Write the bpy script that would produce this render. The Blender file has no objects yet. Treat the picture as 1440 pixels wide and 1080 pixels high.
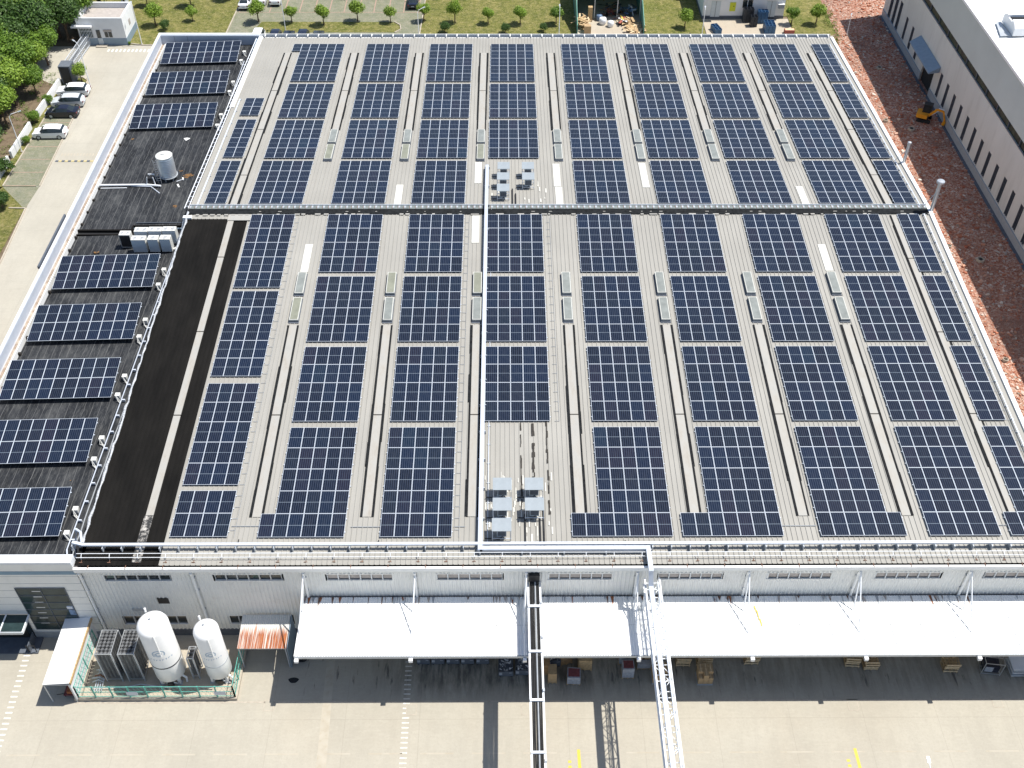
import bpy, math, random
import numpy as np
from mathutils import Vector, Matrix, Quaternion
rnd = random.Random(7)
sc = bpy.context.scene
COL = sc.collection
# ------------------------------------------------------------------ camera, sky, sun, exposure
def cam_axes(p, y, r):
    cp, sp = math.cos(p), math.sin(p)
    Rz = Matrix.Rotation(y, 3, 'Z')
    f, u, t = Rz @ Vector((0, cp, -sp)), Rz @ Vector((0, sp, cp)), Rz @ Vector((1, 0, 0))
    return math.cos(r)*t + math.sin(r)*u, -math.sin(r)*t + math.cos(r)*u, f
cd = bpy.data.cameras.new('camera'); cam = bpy.data.objects.new('camera', cd); COL.objects.link(cam)
cd.lens = 37.28; cd.sensor_width = 36; cd.clip_end = 3000; cd.clip_start = 1
_r, _u, _f = cam_axes(math.radians(44.199), math.radians(-0.5876), math.radians(0.3042))
cam.matrix_world = Matrix(((_r.x, _u.x, -_f.x, 18.574), (_r.y, _u.y, -_f.y, -57.496), (_r.z, _u.z, -_f.z, 77.898), (0, 0, 0, 1)))
sc.camera = cam
TO_SUN = Vector((.46, .118, 1.0)).normalized()
EL = math.asin(TO_SUN.z); ROT = math.atan2(TO_SUN.x, TO_SUN.y)
w = bpy.data.worlds.new("World"); sc.world = w; w.use_nodes = True
wn = w.node_tree; bg = wn.nodes['Background']
sky = wn.nodes.new('ShaderNodeTexSky'); sky.sky_type = 'NISHITA'; sky.sun_disc = False
sky.sun_elevation = EL; sky.sun_rotation = ROT
wn.links.new(sky.outputs[0], bg.inputs[0]); bg.inputs[1].default_value = 0.10
sd = bpy.data.lights.new('sun', 'SUN'); sun = bpy.data.objects.new('sun', sd); COL.objects.link(sun)
sd.energy = 4.6; sd.angle = math.radians(0.5); sd.color = (1, .965, .9)
sun.rotation_euler = (-TO_SUN).to_track_quat('-Z', 'Y').to_euler()
sc.view_settings.view_transform = 'Standard'; sc.view_settings.look = 'None'
sc.view_settings.exposure = 0.48; sc.view_settings.gamma = 1
# ------------------------------------------------------------------ materials
def lin(h):
    if isinstance(h, str):
        h = h.lstrip('#'); c = [int(h[i:i+2], 16)/255 for i in (0, 2, 4)]
        return tuple(((v+.055)/1.055)**2.4 if v > .04045 else v/12.92 for v in c) + (1,)
    return tuple(h) + (1,)
class NT:
    def __init__(s, name):
        s.m = bpy.data.materials.new(name); s.m.use_nodes = True; s.t = s.m.node_tree
        s.b = s.t.nodes['Principled BSDF']
    def n(s, typ, **k):
        o = s.t.nodes.new('ShaderNode'+typ)
        for a, v in k.items(): setattr(o, a, v)
        return o
    def l(s, a, b): s.t.links.new(a, b)
    def co(s, kind='Object'): return s.n('TexCoord').outputs[kind]
    def noise(s, vec, scale, detail=6, rough=.6, stretch=None):
        if stretch:
            mp = s.n('Mapping'); mp.inputs['Scale'].default_value = stretch; s.l(vec, mp.inputs[0]); vec = mp.outputs[0]
        o = s.n('TexNoise'); o.inputs['Scale'].default_value = scale; o.inputs['Detail'].default_value = detail
        o.inputs['Roughness'].default_value = rough; s.l(vec, o.inputs['Vector']); return o.outputs[0]
    def ramp(s, fac, stops):
        r = s.n('ValToRGB'); e = r.color_ramp.elements
        while len(e) < len(stops): e.new(.5)
        for el, (p, c) in zip(e, stops): el.position = p; el.color = lin(c) if len(c) != 4 else c
        s.l(fac, r.inputs[0]); return r.outputs[0]
    def mix(s, fac, a, b, mode='MIX'):
        o = s.n('Mix', data_type='RGBA', blend_type=mode)
        if isinstance(fac, (int, float)): o.inputs[0].default_value = fac
        else: s.l(fac, o.inputs[0])
        for i, v in ((6, a), (7, b)):
            if isinstance(v, (tuple, str)): o.inputs[i].default_value = lin(v) if len(v) != 4 else v
            else: s.l(v, o.inputs[i])
        return o.outputs[2]
    def math(s, op, a, b=None):
        o = s.n('Math', operation=op)
        for i, v in ((0, a), (1, b)):
            if v is None: continue
            if isinstance(v, (int, float)): o.inputs[i].default_value = v
            else: s.l(v, o.inputs[i])
        return o.outputs[0]
    def bump(s, h, strength, dist=.05):
        o = s.n('Bump'); o.inputs['Strength'].default_value = strength; o.inputs['Distance'].default_value = dist
        s.l(h, o.inputs['Height']); s.l(o.outputs[0], s.b.inputs['Normal'])
    def fin(s, col, rough=.7, metal=0, spec=.4):
        if isinstance(col, (tuple, str)): s.b.inputs['Base Color'].default_value = lin(col)
        else: s.l(col, s.b.inputs['Base Color'])
        s.b.inputs['Roughness'].default_value = rough; s.b.inputs['Metallic'].default_value = metal
        s.b.inputs['Specular IOR Level'].default_value = spec
        return s.m
def simple(name, c, rough=.6, metal=0, var=.12, scale=2.0, spec=.4, dirt=None, stretch=None):
    t = NT(name); v = t.co()
    c = lin(c)[:3]
    lo = tuple(x*(1-var) for x in c); hi = tuple(min(1, x*(1+var)) for x in c)
    col = t.ramp(t.noise(v, scale, stretch=stretch), [(.3, lo), (.7, hi)])
    if dirt:
        f = t.ramp(t.noise(v, dirt[1], 8, .7, stretch), [(dirt[2], (0, 0, 0)), (dirt[3], (1, 1, 1))])
        col = t.mix(f, col, dirt[0])
    return t.fin(col, rough, metal, spec)
M = {}
M['white'] = simple('white_paint', (.80, .80, .78), .45, var=.04, dirt=((.5, .47, .42), 1.2, .62, .9))
M['canopy_white'] = simple('white_steel_sheet', (.82, .82, .80), .5, var=.03, dirt=((.62, .6, .55), .8, .66, .95))
M['white_clean'] = simple('clean_white', (.85, .85, .85), .3, var=.02, spec=.5)
M['galv'] = simple('galvanised_steel', (.50, .53, .56), .42, .35, .12, 3)
M['silver'] = simple('brushed_silver', (.70, .74, .80), .4, .2, .06, 3)
M['duct_blue'] = simple('pale_blue_duct_paint', (.50, .54, .61), .4, .1, .05, 1)
M['tray'] = simple('pale_tray_steel', (.62, .66, .72), .45, .2, .08, 2)
M['dark'] = simple('dark_void', (.012, .013, .015), .8, var=.3)
M['black'] = simple('black_plastic', (.02, .02, .022), .5, var=.3)
M['rubber'] = simple('black_rubber', (.018, .018, .018), .85, var=.3)
M['glass'] = simple('dark_window_glass', (.02, .028, .032), .08, var=.3, spec=.7)
M['glass_green'] = simple('green_tinted_glass', (.022, .04, .042), .2, var=.5, scale=.6, spec=.3)
M['grey'] = simple('grey_paint', (.32, .34, .36), .55, var=.1)
M['bluegrey'] = simple('blue_grey_paint', (.22, .29, .36), .5, var=.08)
M['slate'] = simple('slate_plinth', (.10, .115, .14), .6, var=.15)
M['rust'] = simple('rusted_steel', (.28, .10, .04), .8, var=.5, scale=8)
M['strap'] = simple('rust_brown_bracket', (.16, .085, .055), .8, var=.4, scale=6)
M['green_paint'] = simple('green_railing_paint', (.10, .36, .30), .5, var=.15)
M['green_sheet'] = simple('green_steel_sheet', (.12, .30, .24), .5, var=.1)
M['wood'] = simple('raw_pallet_wood', (.46, .32, .17), .8, var=.3, scale=6)
M['wood_pale'] = simple('pale_plank_wood', (.62, .48, .30), .8, var=.25, scale=6)
M['card'] = simple('cardboard', (.42, .29, .16), .85, var=.15, scale=5)
M['card2'] = simple('weathered_cardboard', (.36, .22, .11), .85, var=.25, scale=5)
M['wrap'] = simple('stretch_wrap_grey', (.34, .36, .40), .35, var=.25, scale=6)
M['redgoods'] = simple('dark_red_goods', (.18, .05, .055), .6, var=.3, scale=6)
M['bluepl'] = simple('blue_crate_plastic', (.05, .13, .25), .45, var=.3, scale=8)
M['darkpl'] = simple('black_crate_plastic', (.03, .035, .045), .45, var=.4, scale=8)
M['yellow'] = simple('yellow_line_paint', (.60, .45, .06), .6, var=.12, scale=8)
M['yellow_sign'] = simple('yellow_sign_face', (.55, .58, .03), .5, var=.05)
M['orange'] = simple('excavator_orange', (.72, .30, .02), .45, var=.1)
M['rail_white'] = simple('white_railing_paint', (.78, .80, .82), .4, var=.05)
M['bark'] = simple('tree_bark', (.13, .09, .06), .9, var=.35, scale=8)
M['kerb'] = simple('kerb_concrete', (.42, .37, .30), .85, var=.2, scale=3)
M['stone'] = simple('pale_render', (.72, .73, .74), .75, var=.05, scale=.8, dirt=((.45, .45, .43), .9, .6, .95))
M['soffit'] = simple('taupe_parapet_top', (.40, .36, .33), .85, var=.15, scale=2)
M['tarp'] = simple('blue_tarp', (.13, .2, .32), .5, var=.5, scale=3)
M['bag'] = simple('white_bulk_bag', (.75, .76, .78), .6, var=.1, scale=6)
M['fan'] = simple('fan_grille_grey', (.33, .34, .35), .5, var=.1)
M['oxide'] = simple('red_primer', (.35, .1, .07), .7, var=.2, scale=5)
M['hvac'] = simple('hvac_cream', (.62, .62, .59), .5, var=.05)
M['skylight'] = simple('frp_skylight', (.225, .24, .225), .35, var=.18, scale=1.2)
M['skylight_olive'] = simple('aged_frp_skylight', (.22, .225, .175), .45, var=.18, scale=1.2)
M['frp'] = simple('new_translucent_sheet', (.58, .57, .52), .5, var=.05, scale=1.5)
M['bitumen'] = simple('bitumen_sealant', (.035, .03, .025), .8, var=.5, scale=8)
M['strip'] = simple('aged_ridge_sheet', (.38, .37, .34), .65, var=.14, scale=1.6, dirt=((.27, .235, .19), 1.6, .42, .8), stretch=(1, .3, 1))

def sheet(name, base, dirt1, dirt2):
    t = NT(name); v = t.co()
    c = lin(base)[:3]
    a = t.ramp(t.noise(v, .12, 5, .6), [(.3, tuple(x*.90 for x in c)), (.7, tuple(x*1.07 for x in c))])
    st = t.noise(v, 1.0, 6, .65, (2.2, .12, 1))
    a = t.mix(t.ramp(st, [(.48, (0, 0, 0)), (.85, (.75, .75, .75))]), a, dirt1)
    sp = t.noise(v, 3.2, 8, .75)
    a = t.mix(t.ramp(sp, [(.62, (0, 0, 0)), (.78, (.6, .6, .6))]), a, dirt2)
    return t.fin(a, .62, 0, .35)
M['roof'] = sheet('profiled_roof_sheet', (.322, .310, .280), (.28, .265, .235), (.40, .395, .37))
M['wallsheet'] = simple('profiled_wall_sheet', (.74, .735, .70), .6, var=.05, scale=.5, dirt=((.52, .5, .46), .7, .55, .95))
t = NT('black_roof_coating'); v = t.co()
a = t.ramp(t.noise(v, .5, 6, .6, (1, .3, 1)), [(.3, (.006, .0058, .0055)), (.7, (.015, .0138, .0125))])
a = t.mix(t.ramp(t.noise(v, 9, 3), [(.72, (0, 0, 0)), (.8, (.6, .6, .6))]), a, (.12, .11, .10))
M['blackroof'] = t.fin(a, .8, 0, .08)
# membrane of the low wing: charcoal, pale welded seams running along Y, dusty towards the gutter, rust marks
t = NT('charcoal_membrane_roof'); v = t.co()
sx = t.n('SeparateXYZ'); t.l(v, sx.inputs[0])
wob = t.math('MULTIPLY', t.noise(v, .35, 2), .25)
fx = t.math('FRACT', t.math('MULTIPLY', t.math('ADD', sx.outputs[0], wob), 1.35))
seam = t.math('LESS_THAN', fx, .07)
seam = t.math('MULTIPLY', seam, t.ramp(t.noise(v, .6, 6, .7, (1, .2, 1)), [(.30, (.12, .12, .12)), (.7, (.7, .7, .7))]))
a = t.ramp(t.noise(v, .5, 8, .75, (1.3, .5, 1)), [(.3, (.007, .008, .010)), (.5, (.024, .026, .030)), (.72, (.075, .077, .078))])
a = t.mix(seam, a, (.19, .19, .187))
fine = t.ramp(t.noise(v, 2.6, 8, .85, (2.6, .35, 1)), [(.50, (0, 0, 0)), (.75, (.6, .6, .6))])
a = t.mix(fine, a, (.20, .20, .19))
dg = t.math('MULTIPLY', t.math('SUBTRACT', -25.9, sx.outputs[0]), .42)
dg = t.math('MULTIPLY', t.math('MAXIMUM', t.math('MINIMUM', dg, 1), 0), t.ramp(t.noise(v, .8, 6, .7), [(.35, (0, 0, 0)), (.7, (.85, .85, .85))]))
a = t.mix(dg, a, (.25, .25, .22))
rs = t.ramp(t.noise(v, .55, 6, .6), [(.735, (0, 0, 0)), (.775, (1, 1, 1))])
a = t.mix(rs, a, (.42, .22, .05))
M['membrane'] = t.fin(a, .7, 0, .15)
# concrete of yard and road
def concrete(name, base, warm, joint=(5.9, 5.2), stain=False):
    t = NT(name); v = t.co('Object')
    c = lin(base)[:3]
    a = t.ramp(t.noise(v, .11, 6, .65), [(.3, tuple(x*.86 for x in c)), (.7, tuple(x*1.08 for x in c))])
    a = t.mix(t.ramp(t.noise(v, .06, 4, .6), [(.45, (0, 0, 0)), (.75, (.6, .6, .6))]), a, warm)
    a = t.mix(t.ramp(t.noise(v, 1.2, 10, .75, (1, .22, 1)), [(.45, (0, 0, 0)), (.8, (.5, .5, .5))]), a, tuple(x*.74 for x in c))
    a = t.mix(t.ramp(t.noise(v, .42, 6, .7), [(.64, (0, 0, 0)), (.8, (.45, .45, .45))]), a, tuple(x*.62 for x in c))
    a = t.mix(t.ramp(t.noise(v, 5, 8, .9), [(.45, (0, 0, 0)), (.75, (.75, .75, .75))]), a, tuple(x*.74 for x in c))
    a = t.mix(t.ramp(t.noise(v, 2.2, 8, .85, (.5, 1.6, 1)), [(.50, (0, 0, 0)), (.8, (.6, .6, .6))]), a, tuple(min(1, x*1.14) for x in c))
    a = t.mix(t.ramp(t.noise(v, .9, 8, .8, (.25, 1.2, 1)), [(.60, (0, 0, 0)), (.78, (.35, .35, .35))]), a, tuple(x*.55 for x in c))
    sx = t.n('SeparateXYZ'); t.l(v, sx.inputs[0])
    for i, per in ((0, joint[0]), (1, joint[1])):
        f = t.math('FRACT', t.math('MULTIPLY', t.math('ADD', sx.outputs[i], t.math('MULTIPLY', t.noise(v, 1.5, 3), .05)), 1/per))
        a = t.mix(t.math('MULTIPLY', t.math('LESS_THAN', f, .05/per), .22), a, tuple(x*.5 for x in c))
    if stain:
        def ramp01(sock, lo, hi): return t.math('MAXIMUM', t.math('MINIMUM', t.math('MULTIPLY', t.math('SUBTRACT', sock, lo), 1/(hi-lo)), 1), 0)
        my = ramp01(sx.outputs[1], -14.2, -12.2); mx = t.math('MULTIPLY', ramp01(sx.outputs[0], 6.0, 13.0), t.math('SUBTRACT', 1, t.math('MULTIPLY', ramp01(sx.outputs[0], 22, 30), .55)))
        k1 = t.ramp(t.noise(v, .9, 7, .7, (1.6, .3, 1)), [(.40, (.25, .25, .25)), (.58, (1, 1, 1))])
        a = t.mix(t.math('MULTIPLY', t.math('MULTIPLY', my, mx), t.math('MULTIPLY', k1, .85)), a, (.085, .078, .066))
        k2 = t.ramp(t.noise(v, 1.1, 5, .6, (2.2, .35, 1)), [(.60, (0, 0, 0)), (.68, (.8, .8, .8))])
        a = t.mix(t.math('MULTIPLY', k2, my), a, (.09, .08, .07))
    t.bump(t.noise(v, 6, 6), .15, .02)
    return t.fin(a, .85, 0, .25)
M['concrete'] = concrete('yard_concrete', (.42, .388, .32), (.375, .325, .25))
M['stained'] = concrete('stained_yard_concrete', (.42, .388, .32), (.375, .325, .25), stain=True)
M['road'] = concrete('road_concrete', (.43, .403, .34), (.39, .345, .275), (4.6, 5.0))
M['slab'] = concrete('shed_slab_concrete', (.46, .41, .33), (.42, .3, .2), (4, 4))
# turf grid pavers
t = NT('green_grey_pavers'); v = t.co()
br = t.n('TexBrick'); br.inputs['Scale'].default_value = 4; br.inputs['Color1'].default_value = lin((.25, .235, .19)); br.inputs['Color2'].default_value = lin((.17, .17, .13)); br.inputs['Mortar'].default_value = lin((.12, .15, .06)); t.l(v, br.inputs[0])
a = t.mix(t.ramp(t.noise(v, .9, 7, .7), [(.42, (0, 0, 0)), (.72, (.8, .8, .8))]), br.outputs[0], (.16, .17, .08))
a = t.mix(t.ramp(t.noise(v, .7, 9, .85), [(.44, (0, 0, 0)), (.62, (.75, .75, .75))]), a, (.36, .31, .24))
a = t.mix(t.ramp(t.noise(v, 1.9, 9, .9), [(.48, (0, 0, 0)), (.66, (.8, .8, .8))]), a, (.13, .15, .07))
a = t.mix(t.ramp(t.noise(v, 4.5, 8, .85), [(.42, (0, 0, 0)), (.7, (.85, .85, .85))]), a, (.13, .15, .10))
a = t.mix(t.ramp(t.noise(v, 7, 8, .85), [(.52, (0, 0, 0)), (.75, (.8, .8, .8))]), a, (.40, .41, .37))
t.bump(t.noise(v, 6, 6, .8), .5, .05)
M['pavers'] = t.fin(a, .9, 0, .2)
t = NT('dry_lawn_grass'); v = t.co()
a = t.ramp(t.noise(v, .22, 8, .7), [(.28, (.12, .15, .028)), (.45, (.22, .215, .055)), (.6, (.33, .285, .10)), (.8, (.44, .35, .18))])
a = t.mix(t.ramp(t.noise(v, 3.5, 8, .8), [(.4, (0, 0, 0)), (.75, (.7, .7, .7))]), a, (.075, .12, .02))
a = t.mix(t.ramp(t.noise(v, .9, 9, .9), [(.46, (0, 0, 0)), (.56, (.75, .75, .75))]), a, (.055, .085, .014))
a = t.mix(t.ramp(t.noise(v, 1.7, 9, .92), [(.51, (0, 0, 0)), (.59, (.75, .75, .75))]), a, (.46, .38, .20))
a = t.mix(t.ramp(t.noise(v, 4, 8, .9), [(.50, (0, 0, 0)), (.72, (.8, .8, .8))]), a, (.40, .36, .16))
t.bump(t.noise(v, 5, 10, .9), 1.0, .3)
M['grass'] = t.fin(a, .95, 0, .1)
t = NT('bare_brown_earth'); v = t.co()
a = t.ramp(t.noise(v, .8, 8, .75), [(.3, (.09, .07, .045)), (.55, (.19, .145, .10)), (.75, (.10, .12, .04))])
t.bump(t.noise(v, 5, 8, .8), .8, .1)
M['earth'] = t.fin(a, .95, 0, .1)
t = NT('crushed_brick_rubble'); v = t.co()
vo = t.n('TexVoronoi'); vo.inputs['Scale'].default_value = 5.5; t.l(v, vo.inputs['Vector'])
bw = t.n('SeparateXYZ'); t.l(vo.outputs['Color'], bw.inputs[0])
a = t.ramp(bw.outputs[0], [(.0, (.22, .085, .055)), (.35, (.38, .17, .11)), (.62, (.52, .29, .20)), (.85, (.60, .47, .38)), (1, (.64, .60, .54))])
a = t.mix(t.ramp(t.noise(v, .35, 7, .7), [(.35, (0, 0, 0)), (.7, (.75, .75, .75))]), a, (.36, .17, .12))
a = t.mix(t.ramp(t.noise(v, .11, 5, .65), [(.45, (0, 0, 0)), (.62, (.6, .6, .6))]), a, (.22, .13, .10))
a = t.mix(t.ramp(t.noise(v, 1.3, 7, .8), [(.55, (0, 0, 0)), (.8, (.7, .7, .7))]), a, (.40, .33, .26))
t.bump(vo.outputs['Distance'], .8, .2)
M['rubble'] = t.fin(a, .95, 0, .15)
t = NT('loose_brick_bits'); ri = t.n('NewGeometry').outputs['Random Per Island']
a = t.ramp(ri, [(0, (.30, .10, .06)), (.4, (.42, .17, .10)), (.7, (.52, .29, .2)), (.88, (.62, .57, .5)), (1, (.25, .2, .16))])
M['bits'] = t.fin(a, .9, 0, .2)
# leaves
def leafmat(name, cols):
    t = NT(name); ri = t.n('NewGeometry').outputs['Random Per Island']
    a = t.ramp(ri, [(i/(len(cols)-1), c) for i, c in enumerate(cols)])
    nz = t.noise(t.co(), 1.1, 3)
    a = t.mix(t.ramp(nz, [(.35, (0, 0, 0)), (.7, (.55, .55, .55))]), a, cols[-1])
    m = t.fin(a, .55, 0, .35)
    tr = t.n('BsdfTranslucent'); ms = t.n('MixShader'); ms.inputs[0].default_value = .25
    t.l(a, tr.inputs[0]); out = [n for n in t.t.nodes if n.type == 'OUTPUT_MATERIAL'][0]
    t.l(t.b.outputs[0], ms.inputs[1]); t.l(tr.outputs[0], ms.inputs[2]); t.l(ms.outputs[0], out.inputs[0])
    return m
M['leaf'] = leafmat('bright_green_leaves', [(.06, .12, .012), (.13, .22, .02), (.21, .33, .03), (.30, .42, .06)])
M['leaf_dark'] = leafmat('dark_green_leaves', [(.016, .042, .010), (.034, .08, .014), (.058, .122, .02), (.085, .155, .03)])
M['leaf_mid'] = leafmat('mid_green_leaves', [(.035, .085, .010), (.08, .16, .016), (.14, .25, .025), (.20, .32, .04)])
# solar glass: half-cut cells drawn on the panel itself
t = NT('solar_cells'); v = t.co()
sx = t.n('SeparateXYZ'); t.l(v, sx.inputs[0])
X, Y = sx.outputs[0], sx.outputs[1]
fx = t.math('FRACT', t.math('MULTIPLY', t.math('SUBTRACT', X, .033), 6/1.068))
fy = t.math('FRACT', t.math('MULTIPLY', t.math('SUBTRACT', Y, .033), 24/2.212))
lx = t.math('LESS_THAN', t.math('ABSOLUTE', t.math('SUBTRACT', fx, .5)), .33)
ly = t.math('LESS_THAN', fy, .05)
ob = t.n('ObjectInfo').outputs['Random']
base = t.ramp(ob, [(0, (.005, .008, .016)), (.3, (.006, .010, .022)), (.55, (.005, .012, .030)), (.75, (.008, .013, .022)), (.93, (.011, .011, .023)), (1, (.006, .017, .034))])
pale = t.mix(.55, base, (.048, .062, .098))
a = t.mix(lx, pale, base)
a = t.mix(t.math('MULTIPLY', ly, .22), a, (.10, .13, .17))
mid = t.math('LESS_THAN', t.math('ABSOLUTE', t.math('SUBTRACT', Y, 1.139)), .011)
a = t.mix(mid, a, (.30, .36, .42))
dust = t.ramp(t.noise(v, 2.5, 5, .7), [(.4, (0, 0, 0)), (.9, (.05, .05, .05))])
a = t.mix(dust, a, (.35, .33, .30))
M['cells'] = t.fin(a, .2, 0, .22)
M['frame'] = simple('anodised_panel_frame', (.64, .69, .75), .35, .1, .03, 3)
# canopy with rusted lower half
t = NT('rust_streaked_sheet'); v = t.co()
sx = t.n('SeparateXYZ'); t.l(v, sx.inputs[0])
k = t.math('ADD', t.math('MULTIPLY', sx.outputs[1], -.62), t.math('MULTIPLY', t.noise(v, 1.0, 5, .7, (5, .25, 1)), 1.6))
f = t.ramp(k, [(.50, (0, 0, 0)), (.95, (1, 1, 1))])
f = t.math('MULTIPLY', f, t.ramp(t.noise(v, 1.5, 3, .6, (9, .15, 1)), [(.36, (.15, .15, .15)), (.5, (1, 1, 1))]))
a = t.mix(f, (.62, .62, .58), t.ramp(t.noise(v, 2, 6, .7, (5, .4, 1)), [(.3, (.17, .055, .03)), (.5, (.33, .10, .04)), (.65, (.45, .17, .06)), (.8, (.55, .38, .24))]))
M['ruststreak'] = t.fin(a, .75, 0, .3)
# ------------------------------------------------------------------ mesh helpers
class MB:
    def __init__(s): s.v = []; s.f = []; s.mi = []; s.mats = []
    def m(s, name):
        if name not in s.mats: s.mats.append(name)
        return s.mats.index(name)
    def add(s, vs, fs, mat):
        o = len(s.v); s.v += [tuple(p) for p in vs]; k = s.m(mat)
        for f in fs: s.f.append(tuple(i+o for i in f)); s.mi.append(k)
        return s
    def box(s, x0, x1, y0, y1, z0, z1, mat='grey', rz=0, c=None, T=None):
        vs = [Vector((x, y, z)) for z in (z0, z1) for y in (y0, y1) for x in (x0, x1)]
        if rz:
            c = Vector(c) if c else Vector(((x0+x1)/2, (y0+y1)/2, 0)); R = Matrix.Rotation(rz, 3, 'Z')
            vs = [R @ (p-c)+c for p in vs]
        if T: vs = [T @ p for p in vs]
        return s.add(vs, [(0, 2, 3, 1), (4, 5, 7, 6), (0, 1, 5, 4), (2, 6, 7, 3), (0, 4, 6, 2), (1, 3, 7, 5)], mat)
    def bar(s, a, b, wd, ht=None, mat='grey'):
        a, b = Vector(a), Vector(b); ht = ht or wd; d = (b-a).normalized()
        up = Vector((0, 0, 1)) if abs(d.z) < .95 else Vector((0, 1, 0))
        sd = d.cross(up).normalized()*wd/2; u = sd.cross(d).normalized()*ht/2
        vs = [p+q for p in (a, b) for q in (-sd-u, sd-u, sd+u, -sd+u)]
        return s.add(vs, [(0, 3, 2, 1), (4, 5, 6, 7), (0, 1, 5, 4), (1, 2, 6, 5), (2, 3, 7, 6), (3, 0, 4, 7)], mat)
    def tube(s, pts, r, n=8, mat='grey', cap=True):
        pts = [Vector(p) for p in pts]; rs = r if isinstance(r, (list, tuple)) else [r]*len(pts); rings = []
        for i, p in enumerate(pts):
            d = ((pts[min(i+1, len(pts)-1)]-pts[max(i-1, 0)])).normalized()
            up = Vector((0, 0, 1)) if abs(d.z) < .9 else Vector((1, 0, 0))
            x = d.cross(up).normalized(); y = x.cross(d)
            rings.append([p+(x*math.cos(2*math.pi*k/n)+y*math.sin(2*math.pi*k/n))*rs[i] for k in range(n)])
        vs = [q for rg in rings for q in rg]; fs = []
        for i in range(len(pts)-1):
            for k in range(n):
                a, b = i*n+k, i*n+(k+1) % n; fs.append((a, a+n, b+n, b))
        if cap: fs.append(tuple(range(n))); fs.append(tuple(reversed(range(len(vs)-n, len(vs)))))
        return s.add(vs, fs, mat)
    def lathe(s, prof, n=24, mat='white', c=(0, 0)):
        vs = []; fs = []
        for r, z in prof:
            for k in range(n): vs.append((c[0]+r*math.cos(2*math.pi*k/n), c[1]+r*math.sin(2*math.pi*k/n), z))
        for i in range(len(prof)-1):
            for k in range(n):
                a, b = i*n+k, i*n+(k+1) % n; fs.append((a, b, b+n, a+n))
        fs.append(tuple(reversed(range(n)))); fs.append(tuple(range(len(vs)-n, len(vs))))
        return s.add(vs, fs, mat)
    def poly(s, pts, z, mat): return s.add([(p[0], p[1], z) for p in pts], [tuple(range(len(pts)))], mat)
    def prism(s, pts, z0, z1, mat):
        n = len(pts); vs = [(p[0], p[1], z0) for p in pts]+[(p[0], p[1], z1) for p in pts]
        return s.add(vs, [tuple(reversed(range(n))), tuple(range(n, 2*n))]+[(i, (i+1) % n, n+(i+1) % n, n+i) for i in range(n)], mat)
    def build(s, name, parent=None, smooth=False, at=None):
        o0 = Vector((0, 0, 0))
        if parent is not None and at is None:
            q = parent
            while q is not None: o0 = o0+q.location; q = q.parent
        if at is not None and parent is None: o0 = Vector(at)
        me = bpy.data.meshes.new(name)
        me.from_pydata([tuple(Vector(p)-o0) for p in s.v], [], s.f)
        for k in s.mats: me.materials.append(M[k])
        me.polygons.foreach_set('material_index', s.mi)
        if smooth: me.polygons.foreach_set('use_smooth', [True]*len(s.f))
        me.update()
        o = bpy.data.objects.new(name, me); COL.objects.link(o)
        if parent is not None: o.parent = parent
        elif at is not None: o.location = o0
        return o
def smooth_by_angle(o, ang=35):
    me = o.data; me.polygons.foreach_set('use_smooth', [True]*len(me.polygons))
    try: me.set_sharp_from_angle(angle=math.radians(ang))
    except Exception: pass
def tag(o, label=None, cat=None, group=None, kind=None):
    if label: o['label'] = label
    if cat: o['category'] = cat
    if group: o['group'] = group
    if kind: o['kind'] = kind
    return o
def thing(name, loc, label, cat, group=None, rz=0):
    o = bpy.data.objects.new(name, None); COL.objects.link(o); o.location = loc; o.rotation_euler = (0, 0, rz)
    o.empty_display_size = .3
    return tag(o, label, cat, group)
def kids(o): return [c for c in bpy.data.objects if c.parent == o]
def dup(src, loc, rz=0, label=None, cat=None, scale=None, _tree=None):
    def tree(x): return (x, [tree(c) for c in kids(x)])
    T = _tree or tree(src)
    def mk(tr, par):
        c = tr[0].copy(); COL.objects.link(c); c.parent = par
        for k in tr[1]: mk(k, c)
        return c
    r = mk(T, None); r.location = loc; r.rotation_euler = (0, 0, rz)
    if label: r['label'] = label
    if cat: r['category'] = cat
    if scale: r.scale = scale if isinstance(scale, (tuple, list)) else (scale,)*3
    return r
ORD = ['first', 'second', 'third', 'fourth', 'fifth', 'sixth', 'seventh', 'eighth', 'ninth', 'tenth', 'eleventh', 'twelfth', 'thirteenth', 'fourteenth', 'fifteenth']
def struct(name, pts, z, mat, kind='structure'):
    return tag(MB().poly(pts, z, mat).build(name), kind=kind)
# ------------------------------------------------------------------ ground, roads, lawns
struct('ground', [(-900, -400), (900, -400), (900, 1500), (-900, 1500)], -.05, 'earth')
struct('yard', [(-90, -70), (150, -70), (150, -7.7), (-90, -7.7)], 0, 'concrete')
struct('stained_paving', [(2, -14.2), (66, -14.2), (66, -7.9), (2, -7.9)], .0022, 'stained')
struct('road', [(-41.8, -7.7), (-29, -7.7), (-29, 98.9), (-48.0, 98.9), (-47.2, 88.6), (-43.2, 86.0), (-42.3, 84.6), (-42.6, 68), (-41.8, 52), (-41.2, 40)], 0, 'road')
struct('access_road', [(-56, 84), (-47.3, 84), (-47.3, 98.4), (-56, 98.4)], 0, 'road')
struct('rear_path', [(-30, 81), (74, 81), (74, 101.9), (-38, 101.9), (-38, 98.7), (-30, 98.7)], 0, 'road')
struct('lawn', [(-41.5, 99.3), (-25.6, 103.1), (-24.9, 126), (-70, 126), (-60, 118), (-50, 104)], .02, 'grass')
struct('lawn', [(-40.1, 98.95), (-29, 98.95), (-25.7, 103.2), (-41.5, 103.2)], .016, 'grass')
struct('lawn', [(5.2, 101.9), (30.2, 101.9), (30.2, 126), (5.7, 126)], .02, 'grass')
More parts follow.
